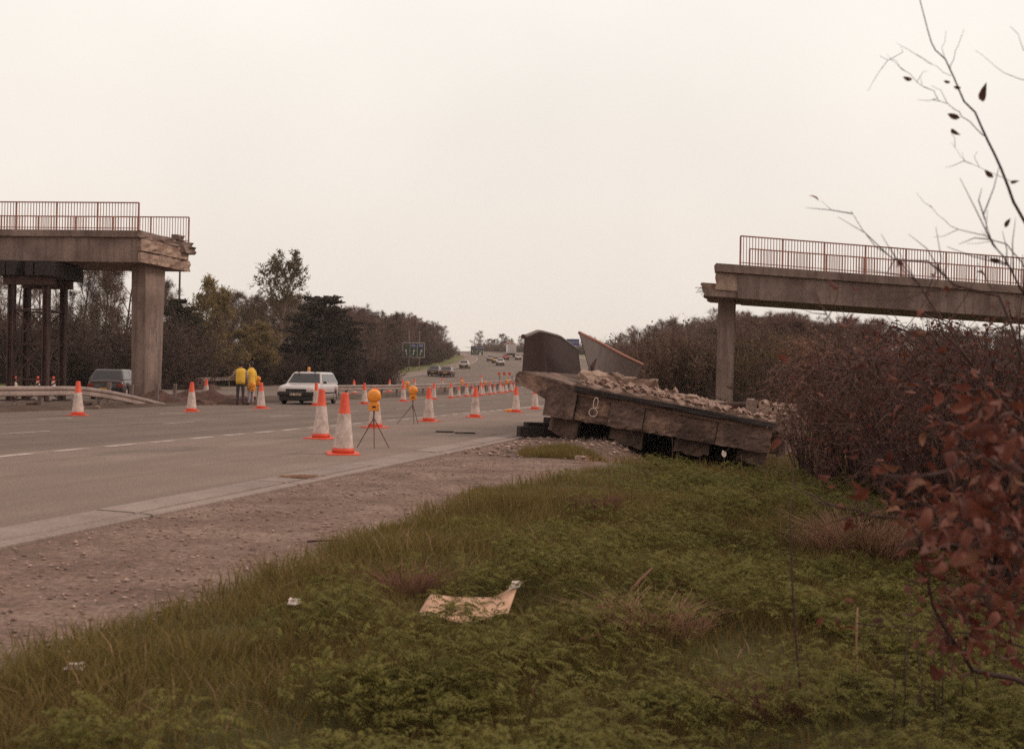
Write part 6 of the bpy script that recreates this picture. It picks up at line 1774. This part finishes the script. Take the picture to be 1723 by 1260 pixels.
bx = px_at(1800, 1240, 4.3); bg = Vector((bx.x, bx.y, gz(bx.x, bx.y)))
beech = thing('beech_sapling', 'copper leaved beech sapling reaching over the verge in front of the brambles', 'tree', bg)
br_ = random.Random(12); brn = np.random.default_rng(12)
def bpts(pl, Y0, Y1): return [px_at(x, y, Y0 + (Y1 - Y0) * i / (len(pl) - 1)) - bg for i, (x, y) in enumerate(pl)]
trunk = [Vector((0, 0, -0.1)), px_at(1795, 1000, 4.25) - bg, px_at(1790, 760, 4.2) - bg, px_at(1775, 520, 4.1) - bg, px_at(1740, 400, 4.0) - bg]
MB().tube(trunk, [0.026, 0.023, 0.02, 0.015, 0.011], 8).build('trunk', 'stem', beech, True)
main = [([(1740, 400), (1708, 338), (1684, 285), (1660, 235), (1638, 188), (1612, 150), (1598, 118), (1575, 85), (1558, 50), (1540, -30)], 4.0, 4.0, 0.0105, 0.0026, 0),
        ([(1662, 233), (1640, 215), (1622, 198), (1605, 183), (1580, 165), (1555, 145), (1530, 125), (1505, 108), (1480, 94)], 4.0, 4.1, 0.0032, 0.0010, 4),
        ([(1598, 118), (1606, 100), (1612, 76), (1622, 50)], 4.0, 3.95, 0.0024, 0.0010, 0), ([(1590, 100), (1586, 82), (1592, 52)], 4.0, 4.05, 0.002, 0.0008, 0),
        ([(1600, 128), (1575, 112), (1548, 96)], 4.0, 4.1, 0.0015, 0.0007, 1), ([(1700, 305), (1672, 290), (1645, 282), (1612, 262), (1600, 240)], 4.0, 4.1, 0.0017, 0.0007, 2),
        ([(1785, 150), (1735, 138), (1700, 130), (1670, 112), (1640, 85)], 3.8, 4.0, 0.0028, 0.0008, 0), ([(1785, 120), (1740, 95), (1715, 70), (1700, 45)], 3.7, 3.9, 0.0030, 0.001, 0),
        ([(1783, 640), (1740, 520), (1700, 450), (1670, 415), (1655, 360)], 4.2, 3.8, 0.006, 0.0012, 5), ([(1780, 560), (1720, 440), (1690, 410), (1660, 400), (1610, 385), (1590, 372), (1565, 345)], 4.1, 4.0, 0.005, 0.0010, 2),
        ([(1786, 700), (1720, 600), (1680, 500), (1610, 478), (1560, 440), (1500, 432), (1470, 415), (1432, 355)], 4.2, 4.6, 0.0075, 0.001, 4),
        ([(1786, 760), (1700, 690), (1640, 620), (1590, 560), (1560, 500), (1530, 460)], 4.2, 4.0, 0.009, 0.0015, 8),
        ([(1790, 880), (1700, 800), (1640, 760), (1600, 725), (1555, 690), (1510, 670), (1480, 640), (1440, 600), (1400, 545), (1370, 490)], 4.2, 4.6, 0.011, 0.0014, 10),
        ([(1790, 900), (1690, 895), (1580, 882), (1500, 872), (1440, 860), (1380, 840), (1330, 815)], 4.2, 4.8, 0.010, 0.0018, 8),
        ([(1792, 960), (1700, 940), (1620, 880), (1560, 850), (1500, 800), (1460, 770), (1420, 700)], 4.2, 4.5, 0.009, 0.0014, 8),
        ([(1797, 1180), (1700, 1140), (1640, 1128), (1600, 1075), (1570, 1020), (1555, 960), (1545, 900)], 4.25, 4.0, 0.013, 0.003, 12),
        ([(1797, 1120), (1720, 1085), (1640, 1065), (1560, 1060), (1480, 1055)], 4.25, 4.3, 0.006, 0.0012, 6),
        ([(1790, 820), (1740, 760), (1680, 740), (1620, 780), (1560, 800)], 3.2, 2.7, 0.006, 0.0015, 8), ([(1790, 1000), (1730, 920), (1670, 900), (1610, 930)], 3.2, 2.6, 0.006, 0.0015, 8),
        ([(1793, 1040), (1740, 1000), (1690, 1010), (1640, 1000), (1590, 1010)], 4.2, 3.8, 0.006, 0.0012, 10), ([(1788, 760), (1740, 700), (1690, 690), (1650, 700)], 4.2, 4.4, 0.006, 0.0012, 8)]
tw_pts = []
for pl, Y0, Y1, r0, r1, nt in main:
    pts = bpts(pl, Y0, Y1)
    k = len(pts)
    fine = []
    for i in range(k - 1):
        for u in (0, 0.5):
            fine.append(pts[i].lerp(pts[i + 1], u) + Vector((br_.gauss(0, 0.004), br_.gauss(0, 0.006), br_.gauss(0, 0.004))) * (1 if i or u else 0))
    fine.append(pts[-1])
    MB().tube(fine, [(0.62 if pl[0][1] < 600 else 1.0) * (r0 + (r1 - r0) * (i / (len(fine) - 1)) ** 0.8) for i in range(len(fine))], 6, cap=False).build('branch', 'stem', beech, True)
    for j in range(nt * 2):
        u = br_.uniform(0.25, 1.0) * (len(fine) - 1.01); i = int(u); q = fine[i].lerp(fine[i + 1], u - i)
        d = (fine[i + 1] - fine[i]).normalized(); d = (d + Vector((br_.gauss(0, 0.6), br_.gauss(0, 0.6), br_.gauss(0.1, 0.6)))).normalized()
        L = br_.uniform(0.08, 0.28) if pl[0][1] > 600 else br_.uniform(0.03, 0.11); e = q + d * L + Vector((0, 0, br_.gauss(0, 0.02)))
        m_ = q.lerp(e, 0.5) + Vector((br_.gauss(0, 0.01), br_.gauss(0, 0.01), br_.gauss(0.0, 0.01)))
        MB().tube([q, m_, e], [0.0026, 0.0018, 0.0008] if r0 > 0.005 else [0.0012, 0.0009, 0.0005], 4, cap=False).build('twig', 'stem', beech)
        if pl[0][1] > 600: tw_pts += [(m_, d), (e, d), (e, d), (q, d)]
        elif pl[0][1] > 500 and j % 4 == 0: tw_pts.append((e, d))
LM = [leaf_mesh(0.050, 0.0145, c * 1.6, f_, m_, 500 + i) for i, (c, f_, m_) in enumerate(((0.6, 0.5, 'leafred'), (-0.5, 0.7, 'leafred'), (1.0, 0.25, 'leafdark'), (0.3, 0.9, 'leaftan'), (-0.8, 0.4, 'leaftan'), (0.8, 0.6, 'leafdark')))]
def leaf_xf(p, d, sc):
    q = Vector((d.x, d.y, d.z - 0.5)).normalized().to_track_quat('Y', 'Z').to_matrix().to_4x4()
    return Matrix.Translation(p) @ q @ Matrix.Rotation(br_.uniform(0, 6.28), 4, 'Y') @ Matrix.Rotation(br_.gauss(0, 0.7), 4, 'X') @ Matrix.Scale(sc, 4)
rest = MB(); n_obj = 0
# leaves measured on the bare sky branch
for px, py, sc, mi, ax in ((1535, 125, 0.62, 2, -1.4), (1652, 164, 1.1, 2, 0.1), (1615, 190, 0.85, 5, -1.3), (1599, 208, 0.65, 2, 2.2), (1671, 290, 0.75, 5, -0.9), (1699, 298, 0.5, 2, 1.4), (1599, 130, 0.45, 5, -1.4), (1617, 139, 0.5, 2, -1.5), (1690, 374, 0.65, 5, 0.5), (1684, 430, 0.75, 2, -1.5)):
    o = link('leaf', LM[mi], beech); n_obj += 1
    o.matrix_local = Matrix.Translation(px_at(px, py, 4.0) - bg - Vector((0, 0, 0.02))) @ Matrix.Rotation(ax, 4, 'Y') @ Matrix.Rotation(1.2, 4, 'X') @ Matrix.Scale(sc, 4)
spots = []
for p, d in tw_pts:
    for k in range(2): spots.append((p + Vector((br_.gauss(0, 0.03), br_.gauss(0, 0.04), br_.gauss(0, 0.03))), (d + Vector((br_.gauss(0, 0.5), br_.gauss(0, 0.5), br_.gauss(0, 0.5)))).normalized()))
# the dense leafy heart of the shrub
for k in range(620):
    px = br_.triangular(1510, 1790, 1690); py = br_.triangular(640, 1130, 860); q = px_at(px, py, br_.uniform(3.6, 5.4)) - bg
    spots.append((q, Vector((br_.gauss(0, 1), br_.gauss(0, 1), br_.gauss(-0.3, 0.7))).normalized()))
def to_px(p):
    d = CAM_R.to_3x3().transposed() @ (p + bg - EYE); return 861.5 + FPX * d.x / -d.z, 630.0 - FPX * d.y / -d.z
def leafy(p):                       # most of the leaves hang low on the sapling; its upper twigs are nearly bare
    x, y = to_px(p)
    if y < 560: return br_.random() < 0.03
    if y < 660: return br_.random() < 0.16 if x > 1500 else br_.random() < 0.07
    return br_.random() < 0.10 + 0.65 * min(1.0, max(0.0, (x - 1460 - 0.25 * abs(y - 830)) / 170.0))
tips = np.array([p_[:] for p_, _ in tw_pts])
heart = [q_ for q_ in spots if leafy(q_[0])]
spots = []; fa_, fb_ = [], []
for p_, d_ in heart:                # every leaf hangs on a twig: reach back to the nearest branch end
    dist = np.linalg.norm(tips - np.array(p_[:]), axis=1); i_ = int(dist.argmin())
    if dist[i_] > 0.34: continue
    spots.append((p_, d_)); fa_.append(tips[i_]); fb_.append(np.array(p_[:]))
fa_, fb_ = np.array(fa_), np.array(fb_); fl_ = np.linalg.norm(fb_ - fa_, axis=1) + 1e-6
v_, q_ = twig_tris(fa_, (fb_ - fa_) / fl_[:, None], fl_, 0.0009, brn)
link('fine_twigs', np_mesh('fine_twigs', v_, q_, 'stem'), beech)['kind'] = 'stuff'
br_.shuffle(spots)
for p, d in spots:
    M_ = leaf_xf(p, d, br_.uniform(0.7, 1.35)); mi = br_.choice((0, 0, 0, 1, 1, 1, 2, 3, 4, 5))
    if n_obj < 298:
        o = link('leaf', LM[mi], beech); o.matrix_local = M_; n_obj += 1
    else:
        me = LM[mi]; rest.add([M_ @ v.co for v in me.vertices], [tuple(pp.vertices) for pp in me.polygons])
o = rest.build('leaves', 'leafred', beech, True); o['kind'] = 'stuff'
# upright bare shoots under the beech
for i in range(20):
    px = 1500 + i * 11.5 + br_.uniform(-6, 6); b = at(px, br_.uniform(1150, 1245)); h = br_.uniform(0.18, 0.55)
    stalk([b - Vector((0, 0, 0.05)), b + Vector((br_.gauss(0, 0.02), 0, h * 0.5)), b + Vector((br_.gauss(0, 0.05), br_.gauss(0, 0.03), h))], 0.0035, 'stem', 'thin dark bare shoot standing in the grass under the beech', 'bare_shoot', 'shoot', 0.0015, 'bare shoots under the beech')
b = at(1590, 1160); stalk([b, b + Vector((0.03, 0, 0.13)), b + Vector((0.05, 0, 0.24))], 0.004, 'straw', 'short pale stalk standing under the beech leaves', r1=0.003)

# ------------------------------------------------------------------ thin haze in the air over the whole place
hm = bpy.data.materials.new('haze'); hm.use_nodes = True
hm.node_tree.nodes.remove(hm.node_tree.nodes['Principled BSDF'])
pv = hm.node_tree.nodes.new('ShaderNodeVolumePrincipled')
pv.inputs['Color'].default_value = (0.90, 0.84, 0.78, 1); pv.inputs['Density'].default_value = 0.00022; pv.inputs['Anisotropy'].default_value = 0.1
hm.node_tree.links.new(pv.outputs[0], hm.node_tree.nodes['Material Output'].inputs['Volume'])
gv = np.empty(len(ground.data.vertices) * 3, np.float32); ground.data.vertices.foreach_get('co', gv); gv = gv.reshape(-1, 3)
lo, hi = gv.min(0) - np.array([5, 5, 1.5]), gv.max(0) + np.array([5, 5, 14])
hb = MB().box(tuple((lo + hi) / 2), tuple(hi - lo)).mesh('haze'); hb.materials.append(hm)
tag(link('haze', hb), kind='stuff')
SC.cycles.volume_bounces = 1
